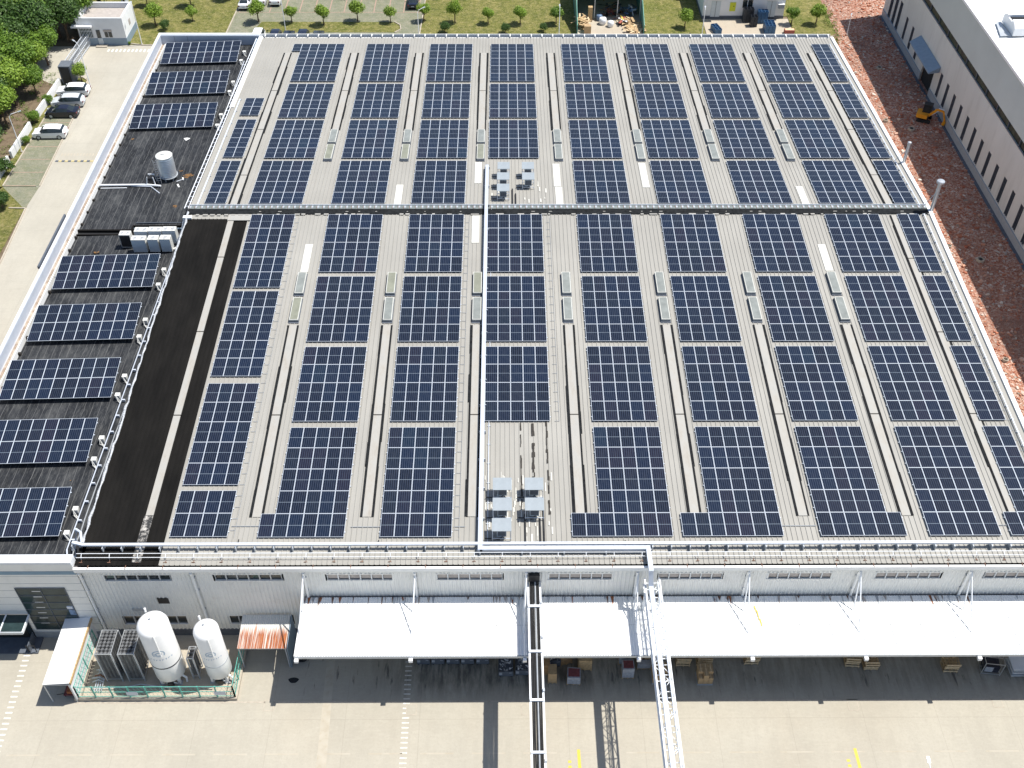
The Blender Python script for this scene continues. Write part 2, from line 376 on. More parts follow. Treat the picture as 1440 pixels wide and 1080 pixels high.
struct('lawn', [(41.1, 101.9), (50.9, 101.9), (51.0, 126), (41.1, 126)], .02, 'grass')
struct('lawn', [(65.1, 101.9), (72.0, 101.9), (72.4, 126), (64.3, 126), (64.3, 109), (65.1, 109)], .02, 'grass')
struct('car_park', [(-25.6, 101.9), (5.2, 101.9), (5.7, 126), (-24.9, 126)], .01, 'pavers')
struct('grass_strip', [(-21.6, 103.2), (1.2, 103.2), (2.1, 104.2), (1.9, 105.7), (.9, 106.8), (-20.6, 106.9)], .03, 'grass')
struct('shed_slab', [(30.4, 101.9), (41.0, 101.9), (41.0, 116), (30.4, 116)], .02, 'slab')
struct('white_building_slab', [(51.0, 101.9), (65.0, 101.9), (65.0, 108.1), (51.0, 108.1)], .02, 'slab')
struct('brick_rubble_ground', [(64.3, -12), (81, -12), (120, 109), (120, 160), (72.4, 160), (71.8, 103), (66.0, 97), (64.3, 82)], .03, 'rubble')
struct('parking_bay', [(-46.5, 59.6), (-41.75, 59.6), (-42.65, 85.4), (-46.3, 85.4)], .012, 'pavers')
struct('parking_bay', [(-44.2, 54.6), (-42.0, 54.6), (-41.75, 59.5), (-46.5, 59.5)], .012, 'pavers')
struct('verge', [(-47.5, 56), (-46.45, 59.6), (-46.3, 85.4), (-43.2, 86), (-43.6, 88.2), (-46.9, 88.6), (-47.6, 80)], .02, 'grass')
struct('verge', [(-50, 30), (-42.0, 40), (-42.1, 54.5), (-46.5, 59.5), (-50, 59.5)], .02, 'grass')
struct('earth_bank', [(-75, 30), (-47.6, 30), (-47.7, 86), (-56, 92), (-75, 92)], .015, 'earth')
m = MB()   # painted and laid edges: kerbs are raised
def kerb(m, pts, wd=.16, h=.13, mat='kerb'):
    for a, b in zip(pts, pts[1:]): m.bar((a[0], a[1], h/2), (b[0], b[1], h/2), wd, h, mat)
kerb(m, [(-41.75, 59.6), (-42.65, 85.4)]); kerb(m, [(-42.65, 85.4), (-43.2, 86.0), (-43.3, 87.5), (-44.3, 88.5), (-46.9, 88.7)]); kerb(m, [(-46.5, 59.6), (-46.3, 85.4)])
kerb(m, [(-41.2, 40), (-41.95, 54.6), (-44.1, 54.7)]); kerb(m, [(-40.0, 99.3), (-37.9, 98.75), (-30.0, 98.75)])
kerb(m, [(-25.6, 102.1), (-25.0, 126)]); kerb(m, [(5.2, 102.1), (5.7, 126)]); kerb(m, [(1.2, 103.1), (2.1, 104.2), (1.9, 105.7), (.9, 106.8)])
kerb(m, [(-25.6, 101.9), (-4, 101.9), (30, 101.9)]); kerb(m, [(41.1, 101.9), (50.9, 101.9)]); kerb(m, [(65.1, 101.9), (72.0, 101.9)])
tag(m.build('kerb'), kind='structure')
def marks(name, rects, mat='white', z=.006, rz=0, surf='mark'):
    m = MB()
    for x0, x1, y0, y1 in rects: m.add([(x0, y0, z), (x1, y0, z), (x1, y1, z), (x0, y1, z)], [(0, 1, 2, 3)], mat)
    return tag(m.build(name), kind='structure')
M['worn'] = simple('worn_white_line', (.66, .65, .60), .8, var=.12, scale=4, dirt=((.47, .42, .33), 3, .45, .75))
M['faint'] = simple('faint_worn_line', (.46, .42, .345), .85, var=.1, scale=3, dirt=((.39, .345, .27), 1.5, .36, .6))
marks('line_marking', [(10.36+.004*k, 10.36+.004*k+.55, -10.5-k*.42, -10.5-k*.42+.11) for k in range(-8, 30)], 'worn')
marks('line_marking', [(-21.4+.02*k, -21.4+.02*k+.55, -11.2-k*.47, -11.2-k*.47+.13) for k in range(-3, 22)], 'worn')
marks('line_marking', [(-40+i*4.0, -40+i*4.0+2.6, -18.55, -18.42) for i in range(34)], 'faint')
m = MB(); m.add([(3.75, -7.8, .005), (4.4, -7.8, .005), (5.0, -24, .005), (4.2, -24, .005)], [(0, 3, 2, 1)], 'faint'); tag(m.build('line_marking'), kind='structure')
m = MB()
for x in (24.3, 45.85):
    m.add([(x-.12, -18.2, .007), (x+.12, -18.2, .007), (x+.2, -23, .007), (x-.04, -23, .007)], [(0, 3, 2, 1)], 'yellow')
    for k in range(3): m.box(x-.85, x-.6, -19.3-.42*k, -19.1-.42*k, .004, .008, 'yellow')
m.box(-21.3, -20.95, -9.15, -8.8, .004, .008, 'yellow')
tag(m.build('yellow_line_marking'), kind='structure')
marks('zebra_marking', [(-42.9+i*.62, -42.9+i*.62+.3, 96.6, 97.5) for i in range(13)], 'worn')
marks('zebra_marking', [(-41.2+i*.42, -41.2+i*.42+.2, 66.9, 67.55) for i in range(12)], 'faint')
M['bumpyellow'] = simple('faded_bump_yellow', (.50, .42, .22), .8, var=.15, scale=5)
m = MB()
for i in range(12): m.box(-41.5+i*.42, -41.5+i*.42+.42, 65.4, 65.75, .008, .05, 'bumpyellow' if i % 2 else 'slate')
tag(m.build('speed_bump'), 'yellow and black striped speed bump across the road left of the factory', 'speed bump')
M['parkline'] = simple('red_brick_bay_line', (.36, .24, .19), .9, var=.2, scale=5)
marks('bay_line', [(-24.9+2.45*i, -24.9+2.45*i+.16, 110.4, 122) for i in range(13)]+[(-24.9, 5.3, 110.3, 110.42)], 'parkline', .016)
marks('bay_line', [(-46.3, -42.3, 59.7+3.15*i, 59.7+3.15*i+.1) for i in range(9)], 'parkline', .018)
# utility covers in the yard
for k, (x, y) in enumerate([(-.35, -14.35), (11.1, -14.75), (20.3, -14.8), (31.1, -14.9), (46.6, -14.5), (58.3, -14.3)]):
    c = MB().box(x-.42, x+.42, y-.5, y+.5, .003, .012, 'kerb').box(x-.36, x+.36, y-.44, y+.44, .012, .016, 'concrete').build('inspection_cover')
    tag(c, f'square concrete inspection cover beside the canopy shadow, {ORD[k]} from the left', 'manhole cover', 'inspection covers along the yard drain')
tag(MB().box(-17, 62, -14.12, -14.0, .003, .012, 'kerb').build('drain_channel', at=(20, -14, 0)), 'narrow concrete drain channel running along the yard in front of the canopy', 'drain')
# loose bits on the rubble field
g = np.random.default_rng(3); m = MB()
def inside(x, y): return y < 82 and 64.9 < x < 80.4 or 64.9+(y-82)*.36 < x < 80.4 and y < 108 or y >= 108 and x > 72.6
n = 0
while n < 6500:
    x, y = g.uniform(65, 95), g.uniform(-8, 125)
    if x > 80.4 and y < 110: continue
    if not inside(x, y): continue
    n += 1; s = g.uniform(.05, .17) * (1.6 if g.random() < .08 else 1); a = g.uniform(0, 6.28); h = s*g.uniform(.4, .9)
    ca, sa = math.cos(a)*s, math.sin(a)*s; r = g.uniform(.4, .8)
    p = [(x+ca-sa*r, y+sa+ca*r), (x-ca-sa*r, y-sa+ca*r), (x-ca+sa*r, y-sa-ca*r), (x+ca+sa*r, y+sa-ca*r)]
    vs = [(q[0], q[1], .02) for q in p]+[(q[0], q[1], .03+h*g.uniform(.6, 1.4)) for q in p]
    m.add(vs, [(4, 5, 6, 7), (0, 1, 5, 4), (1, 2, 6, 5), (2, 3, 7, 6), (3, 0, 4, 7)], 'bits')
tag(m.build('brick_rubble'), 'loose broken brick and mortar pieces scattered over the red strip between the buildings', 'rubble', kind='stuff')
MHL = ['small concrete manhole ring by the roof edge, second from the far end', 'concrete manhole ring with dark cover near the orange excavator', 'farthest concrete manhole ring, in the tall building shadow', 'large concrete manhole ring in shade beside the tall flue', 'small concrete manhole ring by the roof edge near the flue', 'nearest concrete manhole ring in the rubble at the right']
for k, (x, y, r) in enumerate([(72.65, 75.8, .33), (75.65, 73.5, .45), (75.67, 91.2, .42), (75.67, 43.6, .45), (72.7, 46.3, .3), (72.66, 26.0, .3)]):
    m = MB(); m.lathe([(r, .02), (r, .34), (r*.78, .36), (r*.74, .1), (.02, .08)], 18, 'kerb', (x, y))
    if k in (1, 2, 3): m.lathe([(r*.5, .30), (r*.45, .36), (.01, .37)], 14, 'black', (x, y))
    tag(m.build('manhole_shaft', at=(x, y, 0)), MHL[k], 'manhole', 'concrete manhole rings in the rubble strip')
# ------------------------------------------------------------------ main factory
X0, X1, YF, YB, YR, ZR, SL = -15.1, 64.0, -7.75, 81.6, 36.6, 12.15, .0535
def rz(y): return ZR-SL*abs(y-YR)
BAY = 8.783
F = thing('factory_building', (24.5, YF, 0), 'long factory hall with pale ribbed metal roof covered in rows of solar panels', 'factory building')
def ribs(m, x0, x1, secs, pitch=.411, h=.05, matf=None):
    # secs: list of (y0, z0, y1, z1); matf(x, y) -> material
    n = int((x1-x0)/pitch)
    for (ya, za, yb, zb) in secs:
        for i in range(n+1):
            xa = x0+i*pitch; xb = min(xa+pitch, x1)
            if xb-xa < .02: continue
            mt = matf((xa+xb)/2, (ya+yb)/2)
            prof = [(xa, 0), (xa+.03, h), (xa+.075, h), (xa+.105, 0), (xb, 0)]
            if xb-xa < .2: prof = [(xa, 0), (xb, 0)]
            k = len(prof); vs = [(p[0], ya, za+p[1]) for p in prof]+[(p[0], yb, zb+p[1]) for p in prof]
            m.add(vs, [(j, j+1, k+j+1, k+j) for j in range(k-1)], mt)
m = MB(); ribs(m, X0, X1, [(YF, rz(YF), 35.3, rz(35.3)), (35.3, rz(35.3), YR, rz(YR))], matf=lambda x, y: 'blackroof' if x < -8.35 and y < 35 else 'roof')
r1 = m.build('roof', F); r1['label'] = 'front roof slope of pale ribbed sheet with a black coated strip at left'
m = MB(); ribs(m, X0, X1, [(YR, rz(YR), YB, rz(YB))], matf=lambda x, y: 'roof'); r2 = m.build('roof', F); r2['label'] = 'rear roof slope of pale ribbed sheet'
M['ridgedark'] = simple('ridge_shade_and_sealant', (.016, .017, .018), .85, var=.5, scale=3, spec=.1)  # near-black: painted ridge shade, also the strip edges and rear gutter floor
# walls
def vribs(m, x0, x1, y, z0, z1, pitch=.33, d=.055, mat='wallsheet', holes=()):
    # front facing ribbed sheet, holes: (xa, xb, za, zb)
    zs = sorted({z0, z1, *[h[2] for h in holes], *[h[3] for h in holes]})
    n = int(round((x1-x0)/pitch)); pitch = (x1-x0)/n
    for i in range(n):
        xa = x0+i*pitch; xb = xa+pitch; xm = (xa+xb)/2
        for za, zb in zip(zs, zs[1:]):
            zm = (za+zb)/2
            if any(h[0] < xm < h[1] and h[2] < zm < h[3] for h in holes): continue
            pr = [(xa, y), (xa+pitch*.15, y-d), (xa+pitch*.4, y-d), (xa+pitch*.55, y), (xb, y)]
            m.add([(p[0], p[1], za) for p in pr]+[(p[0], p[1], zb) for p in pr], [(j, j+1, 6+j, 5+j) for j in range(4)], mat)
WIN = [(-13.16, -7.9), (-4.39, .9), (4.49, 9.77), (13.2, 18.4), (22.04, 27.2), (30.8, 35.9), (39.45, 44.7), (48.1, 53.3), (56.83, 62.0)]
holes = [(a, b, 7.75, 8.62) for a, b in WIN]+[(-13.05, -7.75, 1.6, 2.9), (-4.38, .9, 1.6, 2.9)]
m = MB(); vribs(m, X0, X1, YF, .9, 9.15, holes=holes)
m.box(X0+.05, X1-.05, YF+.35, YF+.4, 0, 9.6, 'dark')
m.build('wall', F)['label'] = 'front wall of pale grey vertical ribbed sheet'
m = MB(); m.box(X0, X0+.25, YF+.01, YB, 0, 9.75, 'wallsheet'); m.build('wall', F)
m = MB(); m.box(X1-.25, X1, YF+.01, YB, 0, 9.75, 'wallsheet'); m.build('wall', F)
m = MB(); m.box(X0+.26, X1-.26, YB-.25, YB, 0, 9.75, 'wallsheet'); m.build('wall', F)
for xg, s in ((X0+.1, 1), (X1-.1, 1)):
    MB().add([(xg, YF, 9.7), (xg, YB, 9.7), (xg, YB, rz(YB)-.02), (xg, YR, ZR-.02), (xg, YF, rz(YF)-.02)], [(0, 1, 2, 3, 4)], 'wallsheet').build('gable_wall', F)
MB().box(X0, X1, YF-.06, YF+.1, 0, .92, 'slate').build('plinth', F)
for k, (xa, xb, za, zb) in enumerate(holes):
    m = MB(); m.box(xa, xb, YF+.10, YF+.13, za, zb, 'glass'); wdw = m.build('window', F)
    m = MB(); n = 6; mat = 'galv'
    for i in range(n+1):
        x = xa+(xb-xa)*i/n; m.box(max(xa, x-.045), min(xb, x+.045), YF-.02, YF+.12, za+.06, zb-.06, mat)
    m.box(xa-.05, xb+.05, YF-.05, YF+.12, zb-.05, zb+.05, 'wallsheet'); m.box(xa-.05, xb+.05, YF-.05, YF+.12, za-.05, za+.05, 'wallsheet')
    if k > 1 and za > 5:
        for i in range(n): m.box(xa+(xb-xa)*i/n+.06, xa+(xb-xa)*(i+1)/n-.06, YF+.075, YF+.095, za+.18, zb-.07, 'soffit')
    o = m.build('window_frame', wdw)
# eaves, gutters, trims
m = MB(); m.box(X0, X1, YF-.36, YF-.16, 9.42, 9.78, 'white'); m.box(X0, X1, YF-.16, YF-.0, 9.42, 9.56, 'strap')
m.box(X0, X1, YF-.33, YF-.03, 9.26, 9.415, 'wallsheet'); m.box(X0, X1, YF-.12, YF-.035, 9.0, 9.255, 'wallsheet'); m.build('gutter', F)['label'] = 'front box gutter with white lip'
for i in range(27): MB().box(-14+i*2.93, -14+i*2.93+.05, YF-.34, YF+.02, 9.79, 9.83, 'strap').build('gutter_strap', F)
m = MB(); m.box(X0-.1, X1+.1, YB+.52, YB+.6, 9.5, 9.98, 'white'); m.box(X0, X1, YB+.05, YB+.52, 9.45, 9.50, 'ridgedark')
m.build('gutter', F)['label'] = 'rear box gutter with white lip'
for i in range(54): MB().box(X0+.6+i*1.475, X0+.6+i*1.475+.13, YB-.25, YB+.53, 9.96, 10.02, 'white').build('gutter_strap', F)
def verge(m, x0, x1, zo, mat):
    for ya, yb in ((YF, YR), (YR, YB)):
        vs = [(x, y, rz(y)+dz) for dz in (zo-.22, zo) for y in (ya, yb) for x in (x0, x1)]
        m.add(vs, [(0, 2, 3, 1), (4, 5, 7, 6), (0, 1, 5, 4), (2, 6, 7, 3), (0, 4, 6, 2), (1, 3, 7, 5)], mat)
m = MB(); verge(m, X1-.02, X1+.38, .16, 'white'); m.build('verge_trim', F)['label'] = 'white verge trim along the right edge'
m = MB(); 
for ya, yb in ((60.5, YB),): 
    vs = [(x, y, rz(y)+dz) for dz in (-.05, .12) for y in (ya, yb) for x in (X0-.2, X0+.35)]
    m.add(vs, [(0, 2, 3, 1), (4, 5, 7, 6), (0, 1, 5, 4), (2, 6, 7, 3), (0, 4, 6, 2), (1, 3, 7, 5)], 'white')
m.build('verge_trim', F)
M['ridgegrey'] = simple('weathered_ridge_cap', (.16, .18, .175), .6, var=.35, scale=2.5)
# ridge: capping with a near-black sheet that paints the shade on its near side
m = MB(); rg = random.Random(4)
m.box(X0, X1, YR+.90, YR+.935, ZR+.12, ZR+.26, 'rail_white'); m.box(X0, X1, YR+.30, YR+.90, ZR+.06, ZR+.12, 'ridgegrey')
x = X0
while x < X1: m.box(x, x+.05, YR+.32, YR+.88, ZR+.12, ZR+.135, 'strap'); m.box(x+.05, x+.25, YR+.5, YR+.85, ZR+.12, ZR+.13, 'galv'); x += .62
m.build('ridge_cap', F)
m = MB(); m.box(X0, X1, YR-.60, YR+.299, ZR+.055, ZR+.085, 'ridgedark')
x = X0+7.5
while x < X1:
    if rg.random() < .7: d = rg.uniform(.03, .12); m.box(x, x+rg.uniform(.2, .9), YR-.62-.12, YR-.62+d, ZR+.02, ZR+.092, 'strip' if rg.random() < .7 else 'roof')
    if rg.random() < .3: m.box(x+.1, x+rg.uniform(.2, .5), YR-.2, YR-.12, ZR+.085, ZR+.095, 'strip')
    x += rg.uniform(.5, 1.4)
for i in range(9): m.box(X0+1.0+i*.75, X0+1.3+i*.75+rg.uniform(0, .25), YR-.85, YR-.62, ZR+.03, ZR+.08, 'roof')
m.box(-10.6, -8.2, YR-1.7, YR-.62, ZR-.0, ZR+.06, 'strip'); m.build('ridge_joint_shade', F)
# raised strips between the columns and skylights
gaps = [k*BAY-1.55 for k in range(0, 7)]
def strip(x, y0, y1, wd=.92, edge=.22, joints=(), mat='strip', h=.075):
    m = MB(); s = -SL if (y0+y1)/2 > YR else SL
    def q(xa, xb, ya, yb, dz0, dz1, mt):
        vs = [(x_, y_, rz(y_)+dz) for dz in (dz0, dz1) for y_ in (ya, yb) for x_ in (xa, xb)]
        m.add(vs, [(0, 2, 3, 1), (4, 5, 7, 6), (0, 1, 5, 4), (2, 6, 7, 3), (0, 4, 6, 2), (1, 3, 7, 5)], mt)
    yy = y0
    rr = random.Random(int(x*10+y0))
    while yy < y1:
        ye = min(y1, yy+rr.uniform(2.2, 5.5)); e = edge*rr.uniform(.7, 1.25); e2 = edge*rr.uniform(.7, 1.25)
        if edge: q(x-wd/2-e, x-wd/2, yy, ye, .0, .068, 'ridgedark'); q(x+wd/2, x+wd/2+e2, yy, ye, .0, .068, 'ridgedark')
        yy = ye
    q(x-wd/2, x+wd/2, y0, y1, .0, h, mat)
    for j in joints: q(x-wd/2, x+wd/2, j, j+.12, .0, h+.006, 'bitumen')
    return m.build('skylight_strip', F)
XS = {}
rear_x = [-10.5, -1.55, 7.2, 15.9, 24.9, 34.35, 42.85, 51.5, 60.2]
front_x = [-1.55, 7.4, 15.95, 24.75, 34.1, 42.9, 51.35, 60.2]
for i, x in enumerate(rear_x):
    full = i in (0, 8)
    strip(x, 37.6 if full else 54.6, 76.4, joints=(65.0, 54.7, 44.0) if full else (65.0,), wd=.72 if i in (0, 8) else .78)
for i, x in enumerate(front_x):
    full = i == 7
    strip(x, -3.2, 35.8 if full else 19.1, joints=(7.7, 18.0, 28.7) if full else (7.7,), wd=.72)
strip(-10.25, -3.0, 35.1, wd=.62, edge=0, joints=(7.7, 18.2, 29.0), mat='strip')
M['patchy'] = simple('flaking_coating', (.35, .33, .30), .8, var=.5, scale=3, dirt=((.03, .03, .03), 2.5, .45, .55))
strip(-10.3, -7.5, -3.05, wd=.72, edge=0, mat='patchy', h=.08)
M['skyframe'] = simple('skylight_frame', (.50, .50, .46), .55, var=.1, scale=2)
def skylight(x, y0, y1, mat):
    m = MB(); wd = .86
    def q(xa, xb, ya, yb, dz0, dz1, mt):
        vs = [(x_, y_, rz(y_)+dz) for dz in (dz0, dz1) for y_ in (ya, yb) for x_ in (xa, xb)]
        m.add(vs, [(0, 2, 3, 1), (4, 5, 7, 6), (0, 1, 5, 4), (2, 6, 7, 3), (0, 4, 6, 2), (1, 3, 7, 5)], mt)
    q(x-wd/2, x+wd/2, y0, y1, .0, .36, 'skyframe'); q(x-wd/2+.08, x+wd/2-.08, y0+.08, y1-.08, .36, .375, mat)
    q(x-wd/2-.05, x+wd/2+.05, y0-.16, y1+.05, .0, .085, 'slate'); q(x-wd/2-.012, x+wd/2+.012, y0-.012, y1+.012, .085, .2, 'slate')  # dark skirt, wider on the near side, paints the shadow at the foot
    return m.build('skylight', F)
for i, x in enumerate(front_x[:7]):
    skylight(x, 23.35, 26.4, 'skylight' if i != 1 and i != 2 else 'skylight_olive'); skylight(x, 19.55, 22.7, 'skylight_olive' if i == 0 else 'skylight')
for i, x in enumerate(rear_x[1:8]):
    skylight(x, 51.2, 54.3, 'skylight'); skylight(x, 47.3, 50.7, 'skylight_olive' if i < 3 else 'skylight')
for x, y0, y1, mt in [(-1.5, 26.8, 31.1, 'frp'), (15.6, 31.3, 35.8, 'frp'), (51.4, 26.9, 31.0, 'frp'), (7.1, 37.9, 42, 'frp'), (15.7, 42.3, 47, 'frp'), (24.6, 37.9, 41.5, 'frp'), (24.5, 41.6, 46.6, 'frp'), (34.3, 41.4, 46.8, 'frp'), (51.2, 37.9, 41.6, 'frp')]:
    strip(x, y0, y1, wd=.78, edge=0, mat=mt, h=.06)
# patches of sealant along a few seams near the front condensers
m = MB(); rs_ = random.Random(11)
def seampatch(x, y0, y1, col, w0, w1, p=.75):
    y = y0
    while y < y1:
        d = rs_.uniform(.3, 1.0)
        if rs_.random() < p:
            wd = rs_.uniform(w0, w1); o = rs_.uniform(-.03, .03)
            m.add([(x+o-wd/2, y, rz(y)+.062), (x+o+wd/2, y, rz(y)+.062), (x+o+wd/2*rs_.uniform(.5, 1.2), y+d, rz(y+d)+.062), (x+o-wd/2*rs_.uniform(.5, 1.2), y+d, rz(y+d)+.062)], [(0, 1, 2, 3)], col)
        y += d*.95
seampatch(20.0, -2.5, 6.6, 'bitumen', .06, .16); seampatch(21.05, -2.6, 6.6, 'bitumen', .14, .3, .9); seampatch(22.25, -3.0, 6.6, 'bitumen', .08, .2, .8)
for _ in range(70): seampatch(rs_.uniform(16.9, 22.6), *(lambda y: (y, y+rs_.uniform(.1, .5)))(rs_.uniform(-5.8, .6)), 'frp', .04, .14, 1)
for _ in range(14): seampatch(-1.95+rs_.uniform(-.1, .5), *(lambda y: (y, y+rs_.uniform(.5, 1.1)))(rs_.uniform(-2.6, 5.0)), 'frp', .08, .25, .8)
for _ in range(16): seampatch(rs_.uniform(17, 24), *(lambda y: (y, y+rs_.uniform(.2, .5)))(rs_.uniform(38, 43)), 'frp', .08, .2, .9)
m.build('sealant_patch', F)['kind'] = 'stuff'
# downpipes
for k in range(10):
    x = -14.85+BAY*k
    if k == 9: x = 63.7
    m = MB(); m.tube([(x, YF-.3, 9.15), (x, YF-.18, 8.7), (x, YF-.18, .15)], .11, 10, 'white')
    for z in (8.3, 6.6, 4.0, 2.0): m.box(x-.16, x+.16, YF-.2, YF-.02, z, z+.06, 'galv')
    m.build('downpipe', F, smooth=False)
for x, z, s in ((-9.6, 4.7, .5),): MB().box(x, x+.9, YF-.08, YF+.0, z, z+.75, 'black').build('wall_vent', F)
MB().box(-12.0, -10.9, YF-.06, YF, 3.6, 4.0, 'galv').build('wall_vent', F)
# ------------------------------------------------------------------ front canopy
C = thing('loading_canopy', (33, YF-.05, 0), 'long white steel canopy hung along the front wall of the factory', 'canopy')
CX0, CX1, CY0, CY1 = 2.35, 64.3, -13.42, -7.98
m = MB(); n = int((CX1-CX0)/.2)
for i in range(n):
    xa = CX0+i*.2; pr = [(xa, 0), (xa+.03, .035), (xa+.08, .035), (xa+.11, 0), (xa+.2, 0)]
    m.add([(p[0], CY0, 5.78+p[1]) for p in pr]+[(p[0], CY1, 5.72+p[1]) for p in pr], [(j, j+1, 6+j, 5+j) for j in range(4)], 'canopy_white')
m.add([(CX0, CY0, 5.74), (CX1, CY0, 5.74), (CX1, CY1, 5.68), (CX0, CY1, 5.68)], [(0, 3, 2, 1)], 'grey'); m.build('canopy_roof', C)
m = MB(); m.box(CX0-.02, CX1, CY0-.06, CY0-.003, 5.50, 5.76, 'galv'); m.box(CX0-.05, CX0-.003, CY0, CY1, 5.52, 5.80, 'white'); m.build('fascia', C)
m = MB(); m.box(CX0, CX1, CY1+.02, CY1+.14, 5.3, 5.62, 'bitumen'); m.build('wall_gutter', C)
for k in range(8):
    x = 2.5+8.815*k
    m = MB(); m.box(x-.08, x+.08, CY0-.02, CY1, 5.30, 5.62, 'galv'); m.box(x-.15, x+.15, CY0-.34, CY0-.08, 5.35, 5.62, 'white_clean'); m.build('beam', C)
    if k > 0 or True:
        m = MB()
        xo = x-.05
        m.tube([(xo+.25, YF-.05, 9.0), (xo, -9.4, 5.83)], .055, 6, 'rail_white'); m.tube([(xo+.25, YF-.05, 9.0), (xo, -11.45, 5.83)], .055, 6, 'rail_white')
        m.box(xo+.1, xo+.4, YF-.1, YF-.02, 8.85, 9.15, 'galv'); m.build('tie_rod', C)
M['seam'] = simple('sheet_joint_grey', (.55, .55, .54), .6)
m = MB(); rs_ = random.Random(5)
for _ in range(150):
    x = rs_.uniform(CX0+.3, CX1-.5)
    if rs_.random() < .55: x = 2.5+8.815*rs_.randint(0, 7)-rs_.uniform(-1.2, 2.4)
    L = rs_.uniform(.25, .95); x = min(max(x, CX0+.1), CX1-.3); wd = rs_.uniform(.04, .15)
    m.add([(x-wd, CY1-.02, 5.762), (x+wd, CY1-.02, 5.762), (x+.01, CY1-L, 5.769+.0002), (x-.01, CY1-L, 5.769)], [(0, 3, 2, 1)], 'rust' if rs_.random() < .08 else rs_.choice(['soffit', 'grey', 'strap', 'galv']))
for dx, y0, y1 in ((38.75, -9.4, -10.3), (38.85, -10.2, -10.9), (38.62, -9.0, -9.5)): m.add([(dx-.05, y0, 5.825), (dx+.06, y0, 5.825), (dx+.1, y1, 5.828), (dx+.03, y1, 5.828)], [(0, 3, 2, 1)], 'yellow')
m.build('drip_stain', C)['kind'] = 'stuff'
m = MB()
for i in range(26): x = CX0+1.2+i*2.4; m.box(x, x+.02, CY0+.05, CY1-.05, 5.80, 5.83, 'seam')
m.box(CX0+.05, CX1-.05, -10.72, -10.69, 5.815, 5.826, 'seam'); m.build('sheet_seam', C)
# ------------------------------------------------------------------ rooftop trays and rails
def tray(name, pts, wd, h, mat, label, cat, feet=None, group=None, footmat='galv'):
    t = thing(name, pts[0], label, cat, group); m = MB()
    for a, b in zip(pts, pts[1:]): m.bar(a, b, wd, h, mat)
    for p in pts[1:-1]: m.box(p[0]-wd/2, p[0]+wd/2, p[1]-wd/2, p[1]+wd/2, p[2]-h/2-.002, p[2]+h/2+.002, mat)
    m.build('tray_body', t)
    if feet:
        m = MB()
        for a, b in zip(pts, pts[1:]):
            L = (Vector(b)-Vector(a)).length; n = max(1, int(L/feet))
            for i in range(n+1):
                p = Vector(a).lerp(Vector(b), i/n); horiz = abs(b[0]-a[0]) > abs(b[1]-a[1])
                m = MB()
                if not -7.7 < p.y < 81 or rz(p.y)+.03 > p.z-h/2: continue
                if horiz: m.box(p.x-.04, p.x+.04, p.y-wd/2-.22, p.y+wd/2+.1, rz(p.y)+.03, p.z-h/2, footmat)
                else: m.box(p.x-wd/2-.1, p.x+wd/2+.12, p.y-.04, p.y+.04, rz(p.y)+.03, p.z-h/2, footmat)
                m.build('tray_foot', t)
    return t
tray('cable_tray', [(-15.5, -6.05, 10.55), (-14.6, -6.2, 10.42), (63.2, -6.2, 10.42)], .24, .16, 'tray', 'long pale cable tray along the front eave with small feet', 'cable tray', 1.47)
tray('air_duct', [(16.7, 45.5, rz(45.5)+.45), (16.7, YR+.6, ZR+.5), (16.7, YR-.4, ZR+.5), (16.65, -6.62, rz(-6.6)+.48), (29.9, -6.62, rz(-6.6)+.5), (29.95, -8.6, rz(-6.6)+.35), (30.05, -9.0, 8.62), (30.15, -60, 8.62)], .36, .26, 'duct_blue', 'long pale blue duct crossing the roof and leaving over the truss bridge', 'duct', 3.0)
tray('cable_tray', [(17.25, 37.6, ZR+.1), (17.22, -6.0, rz(-6)+.12)], .05, .05, 'tray', 'thin conduit ladder running beside the pale blue roof duct', 'conduit', 2.05)
rl = thing('safety_railing', (20, -7.1, 9.9), 'low white safety rail with two lines along the front eave', 'railing'); m = MB()
for y, z in ((-6.95, 10.28), (-7.22, 10.12)): m.tube([(-15.0, y, z), (63.6, y, z)], .028, 6, 'rail_white')
m.build('rail', rl)
for i in range(36):
    m = MB(); x = -14.6+i*2.2; m.bar((x, -6.95, 10.28), (x, -7.22, 10.12), .04, .04, 'rail_white'); m.bar((x, -7.22, 10.12), (x, -7.25, 9.95), .05, .05, 'galv'); m.box(x-.16, x+.10, -7.52, -7.47, 9.80, 9.86, 'strap'); m.box(x-.02, x+.02, -7.47, -7.24, 9.81, 9.85, 'strap')
    m.build('rail_post', rl)
tray('cable_tray', [(63.3, 79, rz(79)+.2), (63.3, YR+.8, ZR+.2)], .10, .06, 'tray', 'thin cable tray along the right edge of the rear roof slope', 'cable tray', 1.5)
tray('cable_tray', [(63.3, YR-.8, ZR+.2), (63.3, -6.5, rz(-6.5)+.2)], .10, .06, 'tray', 'thin cable tray along the right edge of the front roof slope', 'cable tray', 1.5)
tray('cable_tray', [(-12.0-2.35, 62.5, rz(62)+.15), (-14.3, 37.6, ZR+.1)], .16, .08, 'tray', 'pale cable tray beside the two-panel wide column of the rear roof', 'cable tray', 3)
M['foil'] = simple('dirty_foil_wrap', (.50, .51, .52), .4, .3, .45, 6)
